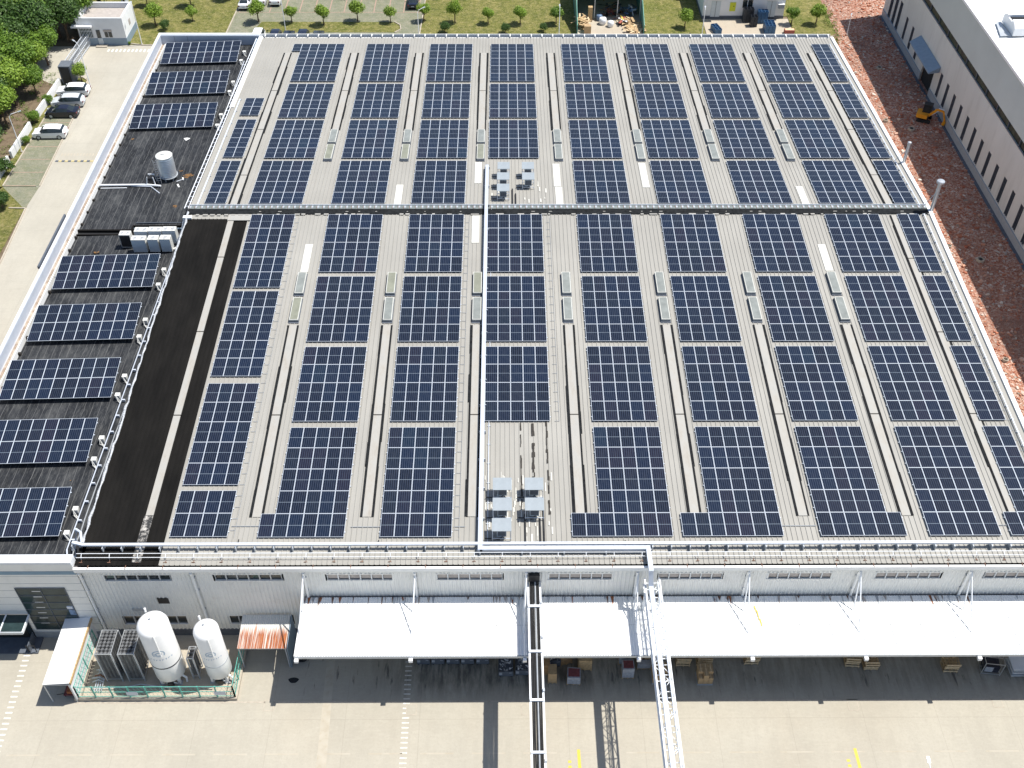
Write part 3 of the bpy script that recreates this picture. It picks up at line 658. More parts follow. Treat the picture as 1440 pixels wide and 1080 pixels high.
for x_, ya_, yb_, lb_ in ((-3.45, 35.5, -5.2, 'thin conduit with cross ticks right of the leftmost front panel column'), (14.5, 35.5, -5.2, 'thin conduit with cross ticks beside the third front panel column'), (23.0, 35.5, 7.0, 'thin conduit with cross ticks right of the fourth front panel column'), (62.85, 35.5, -5.2, 'thin conduit with cross ticks right of the last front panel column')):
    ld = thing('conduit_ladder', (x_, 15, rz(15)), lb_, 'conduit', 'thin roof conduits beside the panel columns'); MB().tube([(x_+.42, ya_, rz(ya_)+.09), (x_+.42, yb_, rz(yb_)+.09)], .012, 5, 'grey').build('pipe', ld); y_ = ya_-.9
    while y_ > yb_: MB().box(x_, x_+.42, y_-.015, y_+.015, rz(y_)+.06, rz(y_)+.09, 'grey').build('tick', ld); y_ -= 1.15
# crumpled foil-clad pipe in the valley next to the wing
m = MB(); rs_ = random.Random(8); p = []; y = 36.2
while y > -6.5: p.append((-14.92+rs_.uniform(-.06, .06), y, rz(y)+.15+rs_.uniform(0, .05))); y -= .55
m.tube(p, [rs_.uniform(.05, .13) for _ in p], 7, 'foil'); tag(m.build('foil_clad_pipe', at=(-14.9, 15, 11)), 'crumpled silver foil-clad pipe along the left edge of the black roof strip', 'pipe')
m = MB()
for x in (-15.55, -15.15): m.tube([(x, 81, rz(81)+.12), (x, 37, ZR+.1)], .05, 6, 'rail_white')
for i in range(44): m.box(-15.5, -15.2, 37.4+i, 37.46+i, rz(37+i)+.08, rz(37+i)+.12, 'tray')
m.box(-15.5, -15.2, 37.3, 81, 9.8, 9.84, 'bluegrey')
tag(m.build('pipe_run', at=(-15.35, 60, 10)), 'pair of pale pipes along the left edge of the rear roof slope', 'pipes')
for (y, name) in ((36.6, 0),): pass
# cross conduits from columns down to the eave tray (small dark lines)
m = MB()
for x, y0, y1 in ((-2.6, -5.4, -6.1), (8.55, -5.5, -6.1), (28.2, -5.6, -6.1), (35.0, -5.6, -6.1)): m.tube([(x, y0, rz(y0)+.12), (x, y1, rz(y1)+.12)], .04, 6, 'black')
for xa, xb, y in ((6.2, 8.6, -4.2), (14.5, 15.4, -4.2), (40.5, 43.8, -4.2), (58.6, 59.4, -4.2), (-3.4, -1.2, -4.1)): m.tube([(xa, y, rz(y)+.08), (xb, y, rz(y)+.08)], .03, 6, 'grey')
tag(m.build('roof_conduit', at=(20, -5, 10)), 'thin dark conduits linking the panel columns near the front eave', 'conduit')
# ------------------------------------------------------------------ solar arrays
PW, PL, GX, GY = 1.134, 2.278, 1.154, 2.298
def panel_mesh():
    m = MB(); f = .024; t = .035
    m.box(0, PW, 0, f, 0, t, 'frame'); m.box(0, PW, PL-f, PL, 0, t, 'frame')
    m.box(0, f, f, PL-f, 0, t, 'frame'); m.box(PW-f, PW, f, PL-f, 0, t, 'frame')
    m.add([(f, f, t-.006), (PW-f, f, t-.006), (PW-f, PL-f, t-.006), (f, PL-f, t-.006)], [(0, 1, 2, 3)], 'cells')
    m.box(0, PW, -.004, -.0005, -.05, .033, 'slate')  # dark skin: shade of the near frame edge put into the colour
    me_o = m.build('solar_panel'); me = me_o.data; bpy.data.objects.remove(me_o); return me
PM = panel_mesh()
def array(x0, ytop, cells, slope, label, group, lift=.17, z=None, roll=0, ztop=None):
    """cells: list of (col,row) with row 0 farthest; origin = far-left corner; local -Y runs toward the camera"""
    a = math.atan(slope)
    t = thing('solar_array', (x0, ytop, (rz(ytop)+lift) if ztop is None else ztop), label, 'solar panels', group)
    t.rotation_euler = (a, roll, 0)
    cols = max(c for c, r in cells)+1; rows = max(r for c, r in cells)+1; mc = min(c for c, r in cells)
    m = MB()
    for r in range(rows):
        cs = [c for c, rr in cells if rr == r]
        if not cs: continue
        for fr in (.22, .78):
            y = -r*GY-PL*fr; m.box(min(cs)*GX-.08, max(cs)*GX+PW+.08, y-.03, y+.03, -.075, -.003, 'frame')
    rl = m.build('mounting_rail'); rl.parent = t
    for c, r in cells:
        o = bpy.data.objects.new('solar_panel', PM); COL.objects.link(o); o.parent = t; o.location = (c*GX, -(r+1)*GY+.02, 0)
    return t
front = [('c1', -8.15, 'first'), ('c2', 0, 'second'), ('c3', 8.6, 'third'), ('c4', 16.85, 'fourth'), ('c5', 26.32, 'fifth'), ('c6', 35.2, 'sixth'), ('c7', 43.95, 'seventh'), ('c8', 52.69, 'eighth'), ('c9', 60.42, 'ninth')]
GF, GR = 'solar panel blocks on the front roof slope', 'solar panel blocks on the rear roof slope'
def grid(nc, nr, c0=0): return [(c, r) for r in range(nr) for c in range(c0, c0+nc)]
YB_F = [35.80, 25.95, 16.08, 6.2]
for cn, x, o in front:
    if cn == 'c1':
        for k, (y, nr) in enumerate([(35.8, 5), (23.8, 5), (11.45, 5), (-.62, 2)]):
            array(x, y, grid(4, nr), SL, f'{nr*4} dark blue solar panels, {ORD[k]} block from ridge, leftmost column, beside black roof strip', GF)
        continue
    nc = 2 if cn == 'c9' else 5
    for k, y in enumerate(YB_F):
        if cn == 'c4' and k == 3: continue
        nr = 5 if k == 3 else 4; cells = grid(nc, nr)
        if k == 3:
            ex = {'c2': [-1], 'c5': [-2, -1], 'c6': [-2, -1], 'c7': [5], 'c9': [-1]}.get(cn, [])
            cells += [(c, 4) for c in ex]
        array(x, y, cells, SL, f'{len(cells)} dark blue solar panels, {ORD[k]} block from ridge in {o} column of front slope', GF)
rear = [('r0', -13.62, 'first'), ('r1', -8.87, 'second'), ('r2', 0, 'third'), ('r3', 8.6, 'fourth'), ('r4', 16.85, 'fifth'), ('r5', 26.45, 'sixth'), ('r6', 35.25, 'seventh'), ('r7', 44.0, 'eighth'), ('r8', 52.69, 'ninth'), ('r9', 60.75, 'tenth')]
YB_R = [(79.0, 5), (66.75, 4), (56.9, 4), (47.05, 4)]
for cn, x, o in rear:
    if cn == 'r0':
        for k, (y, nr) in enumerate([(62.75, 2), (57.05, 4), (47.05, 4)]):
            array(x, y, grid(2, nr), -SL, f'{2*nr} dark blue solar panels, {ORD[k]} block from far end in narrow leftmost rear column', GR)
        continue
    nc = 2 if cn == 'r9' else 5
    for k, (y, nr) in enumerate(YB_R):
        if cn == 'r4' and k == 3: continue
        cells = grid(nc, nr)
        if cn == 'r1' and k == 0: cells += [(-1, 0)]
        array(x, y, cells, -SL, f'{len(cells)} dark blue solar panels, {ORD[k]} block from rear eave in {o} column of rear slope', GR)
# ------------------------------------------------------------------ low wing on the left
M['bandblue'] = simple('blue_trim_band', (.16, .26, .34), .5, var=.06)
W = thing('office_wing', (-22, YF, 0), 'low office wing with charcoal membrane roof and white parapet beside the factory hall', 'building')
WX0, WX1, WY0, WY1 = -29.15, -15.1, -7.95, 82.0
def wz(x): return 8.73+.0315*(x+17)
m = MB(); yj = 37.9
for ya, yb, dz in ((WY0+.5, yj-.35, -.12), (yj+.35, WY1-.5, .0)):
    for xa, xb, dd in ((-28.5, -17.3, 0), (-17.3, WX1-.02, .0)):
        m.add([(xa, ya, wz(xa)+dz), (xb, ya, wz(xb)+dz), (xb, yb, wz(xb)+dz), (xa, yb, wz(xa)+dz)], [(0, 1, 2, 3)], 'membrane')
m.build('roof', W)
m = MB()   # step across the wing, pit shade painted as a near-black slab beside the condensers
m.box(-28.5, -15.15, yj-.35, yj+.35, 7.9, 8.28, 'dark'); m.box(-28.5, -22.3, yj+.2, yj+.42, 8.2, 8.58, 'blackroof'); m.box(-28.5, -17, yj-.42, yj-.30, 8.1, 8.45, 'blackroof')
m.box(-22.2, -15.6, yj+.55, yj+.70, 8.5, 8.95, 'blackroof'); m.box(-22.2, -15.6, yj+.30, yj+.40, 8.6, 8.78, 'bluegrey'); m.box(-22.3, -22.1, yj-1.9, yj+.7, 8.3, 8.9, 'blackroof')
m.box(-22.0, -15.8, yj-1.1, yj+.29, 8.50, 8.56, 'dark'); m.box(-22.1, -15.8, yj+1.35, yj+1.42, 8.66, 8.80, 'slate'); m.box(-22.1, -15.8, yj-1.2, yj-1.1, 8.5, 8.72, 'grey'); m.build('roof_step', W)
M['guttermud'] = simple('rusty_gutter_silt', (.26, .20, .155), .9, var=.35, scale=1.5, dirt=((.42, .37, .31), 1.2, .45, .65))
m = MB(); m.box(-28.42, -28.30, WY0+.8, WY1-.6, 8.2, 8.94, 'white'); m.build('gutter_edge', W)
m = MB(); m.box(-28.83, -28.43, WY0+.8, WY1-.6, 8.6, 8.82, 'guttermud'); m.build('roof_gutter', W)
m = MB(); y = 4
while y < 79: m.box(-28.31, -28.05, y, y+.22, 8.2, 8.6, 'bitumen'); y += 2.35
m.build('gutter_bracket', W)['kind'] = 'stuff'
M['parapet'] = simple('parapet_white_metal', (.70, .72, .74), .5, var=.06, scale=.7, dirt=((.5, .51, .52), .6, .55, .9))
m = MB(); PZ = 10.2
m.box(WX0, WX0+.3, WY0+.8, WY1, 8.9, PZ, 'parapet'); m.box(WX0+.3, WX1-.1, WY1-.48, WY1, 8.9, PZ, 'parapet')
m.box(WX0, WX1-.05, WY0, WY0+.8, 9.0, 10.45, 'parapet'); m.box(WX0, WX1-.02, WY0-.012, WY0-.002, 9.37, 10.25, 'wallsheet')
m.box(WX0+.301, WX0+.32, WY0+.85, WY1-.6, 8.86, PZ-.12, 'duct_blue')
m.box(WX0+.33, WX1-.1, WY1-.62, WY1-.482, 8.2, PZ-.12, 'duct_blue')
for y in (10, 23, 36, 49, 62, 75): m.box(WX0-.01, WX0+.31, y, y+.03, PZ-.3, PZ+.004, 'galv')
for x in (-27, -25.2): m.box(x, x+.04, WY1-.63, WY1-.62, 8.6, PZ-.1, 'slate')
m.build('parapet', W)
m = MB(); m.box(WX0+.03, WX1+.02, WY0+.04, WY0+.3, 0, 9.0, 'wallsheet'); m.box(WX0+.03, WX0+.33, WY0+.3, WY1-.05, 0, 9.0, 'stone'); m.box(WX0+.33, WX1, WY1-.35, WY1-.05, 0, 9.0, 'stone')
m.box(WX1-.30, WX1+.15, 37.5, YB+.6, 0, 9.7, 'stone')
for i in range(9): m.box(WX0, WX1, WY0+.03, WY0+.0395, 1.0+i*.95, 1.025+i*.95, 'grey')
m.build('wall', W)
MB().box(WX0-.02, WX1-.0, WY0-.025, WY0+.03, 8.92, 9.36, 'bandblue').build('trim_band', W)
MB().box(WX0-.02, WX1-.0, WY0-.025, WY0+.035, 0, .8, 'grey').build('plinth', W)
cw = MB().box(-20.5, -16.55, WY0+.0, WY0+.02, 1.25, 7.1, 'glass_green').build('window', W); cw['label'] = 'tall green tinted stair window'
m = MB()
for z in (1.2, 2.2, 3.15, 4.1, 5.05, 6.05, 7.06): m.box(-20.5, -16.55, WY0-.03, WY0-.001, z, z+.06, 'slate')
for x in (-20.55, -18.55, -16.6): m.box(x, x+.05, WY0-.04, WY0-.001, 1.2, 7.1, 'slate')
m.build('window_frame', cw)
m = MB(); rs_ = random.Random(3)
for i in range(7): m.box(-19.3-.1*i, -18.6-.1*i, WY0-.008, WY0-.002, 6.6-i*.75, 6.7-i*.75, 'galv')
m.box(-17.1, -16.62, WY0-.008, WY0-.002, 3.3, 4.6, 'tarp'); m.box(-17.15, -16.7, WY0-.012, WY0-.009, 4.2, 4.5, 'duct_blue'); m.build('window_blind', cw)
e = thing('entrance_canopy', (-22.5, WY0, 0), 'glass and steel entrance canopy over the dark porch at the left corner', 'canopy'); m = MB()
m.box(-26, -20.5, WY0-1.7, WY0-.05, 3.35, 3.42, 'glass_green'); m.build('glass_panel', e); m = MB()
for x in (-26, -24.2, -22.4, -20.55): m.box(x, x+.09, WY0-1.75, WY0-.05, 3.22, 3.5, 'rail_white')
m.box(-26, -20.5, WY0-1.8, WY0-1.7, 3.2, 3.48, 'galv'); m.build('frame', e)
m = MB(); m.box(-26, -20.9, WY0-.06, WY0-.03, .1, 3.0, 'glass'); m.box(-22.8, -21.4, WY0-.08, WY0-.065, .1, 2.4, 'dark'); m.build('entrance_door', W)
m = MB(); m.box(-26, -20.3, WY0-1.6, WY0-.1, .0, .14, 'slate'); tag(m.build('entrance_step', at=(-22, WY0-1, 0)), 'dark low entrance step below the glass canopy', 'step')
m = MB(); m.bar((-20.9, WY0-1.55, .14), (-20.9, WY0-.2, .14), .06, 1.9, 'slate'); m.bar((-21.1, WY0-1.5, 1.05), (-20.35, WY0-1.5, 1.05), .05, .05, 'black'); 
for x in (-21.05, -20.4): m.bar((x, WY0-1.5, .1), (x, WY0-1.5, 1.05), .05, .05, 'black')
m.build('door_screen', e)
# tilted arrays of the wing
gw = 'tilted solar tables on the charcoal wing roof'
WL = ['farthest table, against the rear parapet', 'second table from the far end', 'third from the far end, nearest the silver water tank', 'directly in front of the white condensers', 'fifth from the far end', 'third from the front wall', 'second from the front wall', 'nearest the front wall']
tilt = math.atan(.8/4.62); rollang = -math.atan(.0315)
for k, yb in enumerate([80.3, 71.9, 63.55, 32.18, 24.15, 16.1, 8.2, .2]):
    t = array(-28.0+.12, yb, grid(9, 2), 0, f'tilted table of 18 solar panels, {WL[k]}', gw, ztop=9.56)
    t.rotation_euler = (tilt, rollang, 0)
    m = MB()
    for c in (.6, 3.6, 6.6, 9.6):
        m2 = MB()
        for (yy, hh) in ((-.5, -1.18), (-4.1, -.55)): m2.box(c-.04, c+.04, yy-.04, yy+.04, hh, -.07, 'galv')
        m2.bar((c, -4.3, -.12), (c, -.2, -.12), .05, .08, 'galv'); m2.build('support_leg').parent = t
# inverters and conduits at the array ends
ky = 0
for k, yb in enumerate([80.3, 71.9, 63.55, 32.18, 24.15, 16.1, 8.2, .2]):
    for j, dy in enumerate((1.7, 4.2)):
        x, y = -16.95, yb-dy; z = wz(x)
        iv = thing('inverter_box', (x, y, z), f"white wall-box inverter at the {'far' if j == 0 else 'near'} corner of {WL[k].split(',')[0] if k not in (3,) else 'the table before the condensers'}"[:110], 'inverter', 'white inverter boxes at the table ends')
        MB().box(x-.2, x+.2, y-.2, y+.2, z+.12, z+.45, 'hvac').box(x-.22, x+.22, y-.22, y+.22, z+.45, z+.47, 'hvac').build('casing', iv)
        MB().box(x-.19, x+.19, y-.18, y+.18, z-.1, z+.119, 'galv').build('stand', iv)
        mm = MB(); rs_ = random.Random(k*2+j)
        for _ in range(3): mm.tube([(x-.1, y-.25, z+.5), (x+rs_.uniform(-.1, .3), y-.5, z+.1), (x+.35, y-rs_.uniform(.5, 1), z+.08)], .03, 5, 'hvac')
        mm.build('cable', iv)
pt = thing('conduit_run', (-16.4, 35, 9), 'pale blue conduit on small feet along the table ends of the wing roof', 'conduit')
for pts in ([(-16.5, -5.6, 9.0), (-16.5, 34.0, 9.0)], [(-16.5, 58.2, 9.1), (-16.5, 76.0, 9.1)]):
    MB().tube(pts, .05, 8, 'duct_blue').build('pipe', pt)
    y = pts[0][1]+1
    while y < pts[1][1]: MB().box(-16.55, -16.2, y, y+.12, 8.72, 8.96, 'tray').build('pipe_foot', pt); y += 2.0
m = MB(); rs_ = random.Random(9); p = []; y = 36
while y > -6: p.append((-16.02+rs_.uniform(-.05, .05), y, 8.80)); y -= 1.2
m.tube(p, .045, 6, 'grey'); tag(m.build('roof_cable', at=(-16, 15, 8.8)), 'thin grey cable lying in the valley between wing and hall', 'cable')
m = MB(); m.tube([(-16.5, -5.6, 9.0), (-16.3, -6.2, 9.0), (-15.6, -6.3, 9.0), (-15.4, -6.0, 10.2)], .07, 8, 'tray'); m.tube([(-16.2, -5.2, 9.0), (-16.0, -5.7, 9.0)], .06, 8, 'tray')
m.tube([(-15.9, -4.9, 9.2), (-15.6, -4.7, 10.5), (-15.1, -5.1, 10.6), (-14.8, -6.0, 10.45)], .11, 8, 'tray'); tag(m.build('pipe_elbow', at=(-15.8, -5.5, 9)), 'pale pipe elbows at the front corner where wing meets hall', 'pipe')
# water tank on the wing
x, y, z = -20.45, 48.3, 8.63
T = thing('water_tank', (x, y, z), 'ribbed stainless steel water tank with domed lid on the wing roof', 'water tank')
pr = [(.9, .55)]; h = .55
while h < 2.85: pr += [(.88, h+.02), (.955, h+.09), (.955, h+.14), (.88, h+.2)]; h += .21
pr += [(.9, 3.06), (.88, 3.1)]
M['steel'] = simple('stainless_steel', (.62, .63, .63), .32, .65, .08, 2)
o = MB().lathe(pr, 36, 'steel', (x, y)).build('tank_shell', T) if False else None
m = MB(); m.lathe([(r, z+h_) for r, h_ in pr], 36, 'steel', (x, y)); o = m.build('tank_shell', T); smooth_by_angle(o, 60)
m = MB(); m.lathe([(.95, z+3.06), (.96, z+3.1), (.68, z+3.22), (.3, z+3.3), (.28, z+3.4), (.02, z+3.42)], 36, 'hvac', (x, y)); o = m.build('tank_lid', T); smooth_by_angle(o, 40)
for a in range(0, 360, 60):
    ca, sa = math.cos(math.radians(a+15)), math.sin(math.radians(a+15))
    MB().bar((x+ca*.85, y+sa*.85, z), (x+ca*.85, y+sa*.85, z+.6), .08, .08, 'galv').build('leg', T)
m = MB(); m.lathe([(1.05, z+.45), (1.05, z+.53)], 24, 'galv', (x, y)); m.build('base_ring', T)
m = MB()
for dx in (-.75, -.4): m.tube([(x+dx-.3, y-1.05, z+3.1), (x+dx-.25, y-1.15, z), ], .035, 6, 'steel')
for i in range(9): m.bar((x-1.03, y-1.07, z+.4+i*.3), (x-.68, y-1.07, z+.4+i*.3), .03, .03, 'steel')
m.build('ladder', T)
p = thing('pump_frame', (-22.2, 47.2, 8.55), 'small white pump frame with black hood beside the steel water tank', 'pump'); m = MB()
for dx, dy in ((-.55, -.5), (.55, -.5), (-.4, .6), (.4, .6)): m.bar((-22.2+dx, 47.2+dy, 8.5), (-22.2+dx*.6, 47.2+dy*.6, 9.7), .08, .08, 'rail_white')
m.bar((-22.55, 47.5, 9.7), (-21.8, 47.5, 9.7), .1, .1, 'rail_white'); m.build('frame', p)
MB().box(-22.5, -21.85, 46.9, 47.5, 8.6, 9.5, 'black').build('pump_body', p)
m = MB(); m.tube([(-28.3, 46.9, 8.62), (-22.6, 46.75, 8.78), (-21.0, 46.4, 8.85)], .11, 8, 'rail_white'); m.tube([(-28.1, 46.5, 8.45), (-25, 46.45, 8.55)], .05, 6, 'rail_white'); m.tube([(-24.6, 46.8, 8.6), (-22.2, 46.5, 8.7), (-20.9, 45.2, 8.65)], .06, 6, 'silver')
tag(m.build('water_pipe', at=(-25, 46.8, 8.5)), 'white water pipe running from the gutter to the pump frame', 'pipe')
m = MB(); m.bar((-19.2, 46.9, 8.7), (-18.9, 46.3, 8.7), .18, .14, 'white'); m.bar((-18.9, 48.3, 8.7), (-18.75, 47.8, 8.72), .15, .12, 'white'); m.tube([(-19.5, 47.6, 8.65), (-18.9, 48.0, 8.65)], .05, 6, 'silver')
tag(m.build('pipe_offcut', at=(-19, 47, 8.6)), 'short white pipe offcuts lying right of the steel water tank', 'pipe offcuts', kind=None)
m = MB(); m.add([(-20.3+.5*math.cos(a)*(.6+.4*math.sin(a*3)), 56.9+.33*math.sin(a), 8.64) for a in [i*.628 for i in range(10)]], [tuple(range(10))], 'white'); tag(m.build('plastic_scrap', at=(-20.3, 56.9, 8.6)), 'crumpled white plastic scrap on the dark wing roof near the third table', 'litter')
M['rustmark'] = simple('rust_run_on_membrane', (.30, .145, .035), .8, var=.5, scale=4, dirt=((.03, .03, .03), 4, .42, .56))
rr_ = random.Random(31)
for cx_, cy_, a_ in ((-18.35, 48.7, .75), (-19.4, 49.9, .45), (-18.6, 42.6, .45), (-25.2, 34.3, .45), (-27.0, 57.2, .3)):
    for q_ in range(4):
        mm = MB(); ox, oy = rr_.uniform(-.3, .3)*a_, rr_.uniform(-.4, .4)*a_; rad = a_*rr_.uniform(.35, .7)
        mm.add([(cx_+ox+rad*math.cos(t_)*rr_.uniform(.5, 1.2), cy_+oy+rad*.7*math.sin(t_)*rr_.uniform(.5, 1.2), wz(cx_+ox+rad*math.cos(t_))+.012+.003*q_) for t_ in [i*.4488 for i in range(14)]], [tuple(range(14))], 'rustmark')
        mm.build('rust_stain', W)
# condensers
M['hvac_side'] = simple('hvac_pale_blue_side', (.52, .58, .62), .5, var=.06)
def condenser(x, y, wd, dp, h, fans, label, rz_=0):
    z = wz(x)-.1; t = thing('condenser_unit', (x, y, z), label, 'air conditioner', 'white condenser units on the wing roof')
    MB().box(x-wd/2, x+wd/2, y-dp/2, y+dp/2, z+.12, z+h, 'hvac').build('casing', t)
    MB().box(x-wd/2+.04, x+wd/2-.04, y-dp/2-.012, y-dp/2-.002, z+.2, z+h-.1, 'hvac_side' if fans != 0 else 'black').build('front_panel', t)
    for i in range(abs(fans) or 2):
        n = abs(fans) or 2; fx_ = x-wd/2+wd*(i+.5)/n; r = min(wd/n, dp)*.40
        m = MB(); m.lathe([(r, z+h+.001), (r, z+h+.06), (r*.86, z+h+.06), (r*.84, z+h+.015)], 18, 'white', (fx_, y)); m.lathe([(r*.83, z+h+.012), (r*.1, z+h+.03), (.01, z+h+.032)], 18, 'fan', (fx_, y)); m.build('fan', t)
    MB().box(x-wd/2, x+wd/2, y-dp/2+.05, y-dp/2+.15, z, z+.12, 'black').box(x-wd/2, x+wd/2, y+dp/2-.15, y+dp/2-.05, z, z+.12, 'black').build('foot', t)
condenser(-22.0, 35.4, 1.15, .8, 1.75, 0, 'white condenser with black front grille, standing alone at the left of the group')
for i in range(3): condenser(-20.35+i*1.5, 35.9, 1.42, .8, 1.8, 2, f"white two-fan condenser in the back row, {['left', 'middle', 'right'][i]} one")
condenser(-20.3, 34.45, 1.5, .8, 1.75, 2, 'white two-fan condenser in the front row, leftmost of three')
condenser(-18.75, 34.45, 1.1, .8, 1.75, 1, 'white single-fan condenser in the middle of the front row')
condenser(-17.45, 34.45, 1.1, .8, 1.75, 1, 'white single-fan condenser at the right end of the front row')
m = MB(); m.box(-15.3, -14.4, 35.1, 35.5, 12.2, 12.4, 'white'); m.tube([(-16.6, 35.4, 9.2), (-15.8, 35.4, 10.5), (-15.2, 35.3, 12.2)], .12, 7, 'silver'); m.tube([(-16.9, 34.4, 8.8), (-16.3, 34.8, 8.9), (-16.1, 35.5, 9.0)], .12, 7, 'hvac')
tag(m.build('lagged_pipe', at=(-15.8, 35.3, 9)), 'white lagged pipe climbing from the condensers to the black roof strip', 'pipe')
# small sky-blue rail beside the west parapet
m = MB(); m.bar((WX0-.3, 29.6, 10.05), (WX0-.3, 38.9, 10.05), .18, .3, 'slate'); tag(m.build('sign_box', at=(WX0-.35, 36, 9)), 'long narrow dark sign box on the outer side of the wing parapet', 'sign box')
# ------------------------------------------------------------------ sheltered condensers on the hall roof
M['shade'] = simple('shade_roof_grey_blue', (.28, .315, .34), .5, var=.08, scale=1.5)
def shelter(x, y, label, wd=1.35, k=0):
    z = rz(y); t = thing('sheltered_condenser', (x, y, z), label, 'roof unit', 'blue-grey sheltered condensers on the hall roof')
    m = MB(); vs = [(x-wd/2, y-.55, z+1.28), (x+wd/2, y-.55, z+1.28), (x+wd/2, y+.65, z+1.42), (x-wd/2, y+.65, z+1.42)]
    m.add(vs+[(a, b, c+.03) for a, b, c in vs], [(3, 2, 1, 0), (4, 5, 6, 7), (0, 1, 5, 4), (1, 2, 6, 5), (2, 3, 7, 6), (3, 0, 4, 7)], 'shade'); m.build('shade_roof', t)
    for dx in (-wd/2+.05, wd/2-.05):
        for dy in (-.5, .6): MB().box(x+dx-.025, x+dx+.025, y+dy-.025, y+dy+.025, z+.02, z+1.3, 'tray').build('leg', t)
    m = MB(); m.box(x-.38, x+.38, y-.35, y+.35, z+.35, z+1.12, 'hvac_side'); m.build('casing', t)
    m = MB(); m.box(x-.33, x+.33, y-.365, y-.352, z+.45, z+1.05, 'slate'); m.build('coil_grille', t)
    m = MB(); m.box(x-wd/2, x+wd/2, y-.5, y-.45, z+.25, z+.3, 'tray'); m.box(x-wd/2, x+wd/2, y+.5, y+.55, z+.25, z+.3, 'tray'); m.build('frame', t)
    m = MB(); m.tube([(x+.1, y-.3, z+.4), (x-.2, y-.5, z+.15), (x-.7, y-.45, z+.25), (x-1.35, y-.4, z+.2)], .05, 6, 'black'); m.build('pipe', t)
LB = [('far left', 18.55, 43.9), ('far right', 21.25, 43.9), ('middle left', 18.5, 41.6), ('near right', 21.25, 41.6), ('near left', 18.5, 39.2)]
for n_, x, y in LB: shelter(x, y, f'blue-grey sheltered condenser, {n_} one of the group behind the ridge')
LF = [('far left', 18.4, -1.0), ('far right', 21.0, -1.0), ('middle left', 18.4, -3.05), ('near right', 21.0, -3.05), ('near left', 18.35, -5.05)]
for n_, x, y in LF: shelter(x, y, f'blue-grey sheltered condenser, {n_} one of the group near the front eave', 1.55)
m = MB()
for x, ya, yb in ((20.25, -3.0, -6.1), (21.75, -2.2, -6.1), (21.45, -3.3, -6.1)): m.tube([(x, ya, rz(ya)+.1), (x, yb, rz(yb)+.1)], .07, 6, 'black')
for x, ya, yb in ((19.5, 41, 38), (19.85, 40, 37.6)): m.tube([(x, ya, rz(ya)+.1), (x, yb, rz(yb)+.1)], .08, 6, 'black')
tag(m.build('refrigerant_line', at=(21, -3, 10)), 'black insulated refrigerant lines beside the sheltered condensers', 'pipe')
# flues on the right edge
def flue(x, y, zb, zt, r, label, cap):
    t = thing('exhaust_flue', (x, y, zb), label, 'flue', 'steel flues on the right roof edge')
    m = MB(); m.lathe([(r, zb), (r, zt)], 18, 'steel', (x, y)); smooth_by_angle(m.build('pipe', t), 50)
    m = MB(); m.lathe([(r*cap, zt-.02), (r*cap*1.05, zt+.2), (r*cap*.9, zt+.26), (.02, zt+.3)], 18, 'steel', (x, y)); m.build('cowl', t)
    MB().box(x-r*1.9, x+r*1.9, y-r*1.9, y+r*1.9, zb-.05, zb+.25, 'galv').build('flashing', t)
    m = MB(); m.bar((x, y, zb+.8*(zt-zb)), (x-1.1, y+.2, rz(y)+.1), .05, .05, 'galv'); m.build('stay', t)
flue(64.35, 36.6, 10.8, 15.7, .2, 'tall steel flue with wide white cowl at the ridge on the right edge', 2.0)
flue(64.3, 46.8, 11.0, 14.1, .17, 'shorter steel flue at the right roof edge, beyond the ridge', 1.25)
# ------------------------------------------------------------------ pipe rack and truss bridge
R = thing('pipe_rack', (20.9, -34, 0), 'white steel rack carrying black pipes out from the front wall', 'pipe rack')
for x in (20.45, 21.4): MB().box(x-.07, x+.07, -60, YF-.05, 7.45, 7.62, 'rail_white').build('side_rail', R)
y = -10.2
while y > -60: MB().box(20.4, 21.45, y-.09, y+.09, 7.63, 7.76, 'rail_white').build('cross_bar', R); y -= 4.03
rs_ = random.Random(12)
for i in range(6):
    x = 20.62+i*.125; pts = [(x, YF-.05, 8.1), (x, YF-.5, 7.75)]; y = -9
    while y > -60: pts.append((x+rs_.uniform(-.015, .015), y, 7.55)); y -= 4
    MB().tube(pts, .062, 8, 'rubber' if i not in (3,) else 'grey').build('pipe', R)
MB().box(20.5, 21.35, YF-.35, YF-.02, 7.95, 8.75, 'black').build('entry_box', R)
for y in (-10.0, -13.1, -17.6, -23.0, -30): MB().box(21.36, 21.5, y, y+.25, 7.62, 7.82, 'galv').build('bracket', R)
for y in (-32, -56):
    for x in (20.45, 21.4): MB().box(x-.1, x+.1, y-.1, y+.1, 0, 7.45, 'rail_white').build('post', R)
m = MB(); m.box(20.36, 20.50, -17.8, -11.5, 7.40, 7.46, 'rust'); m.box(20.375, 20.379, -17.8, -14.5, 7.46, 7.62, 'rust'); m.build('rust_patch', R)
B = thing('truss_bridge', (30.2, -34, 0), 'white steel truss bridge carrying the pale blue duct away from the wall', 'truss bridge')
for x in (29.66, 30.82):
    for z in (7.55, 8.42): MB().box(x-.06, x+.06, -60, YF-.35, z-.06, z+.06, 'rail_white').build('chord', B)
y = -8.6; i = 0
while y > -60:
    m = MB()
    for x in (29.66, 30.82):
        m.bar((x, y, 7.6), (x, y, 8.36), .05, .05, 'rail_white'); m.bar((x, y, 7.6 if i % 2 else 8.36), (x, y-1.35, 8.36 if i % 2 else 7.6), .045, .045, 'rail_white')
    for z in (7.55, 8.42): m.bar((29.7, y, z), (30.78, y, z), .05, .05, 'rail_white'); m.bar((29.7 if i % 2 else 30.78, y, z), (30.78 if i % 2 else 29.7, y-1.35, z), .04, .04, 'rail_white')
    m.build('lattice_bay', B); y -= 1.35; i += 1
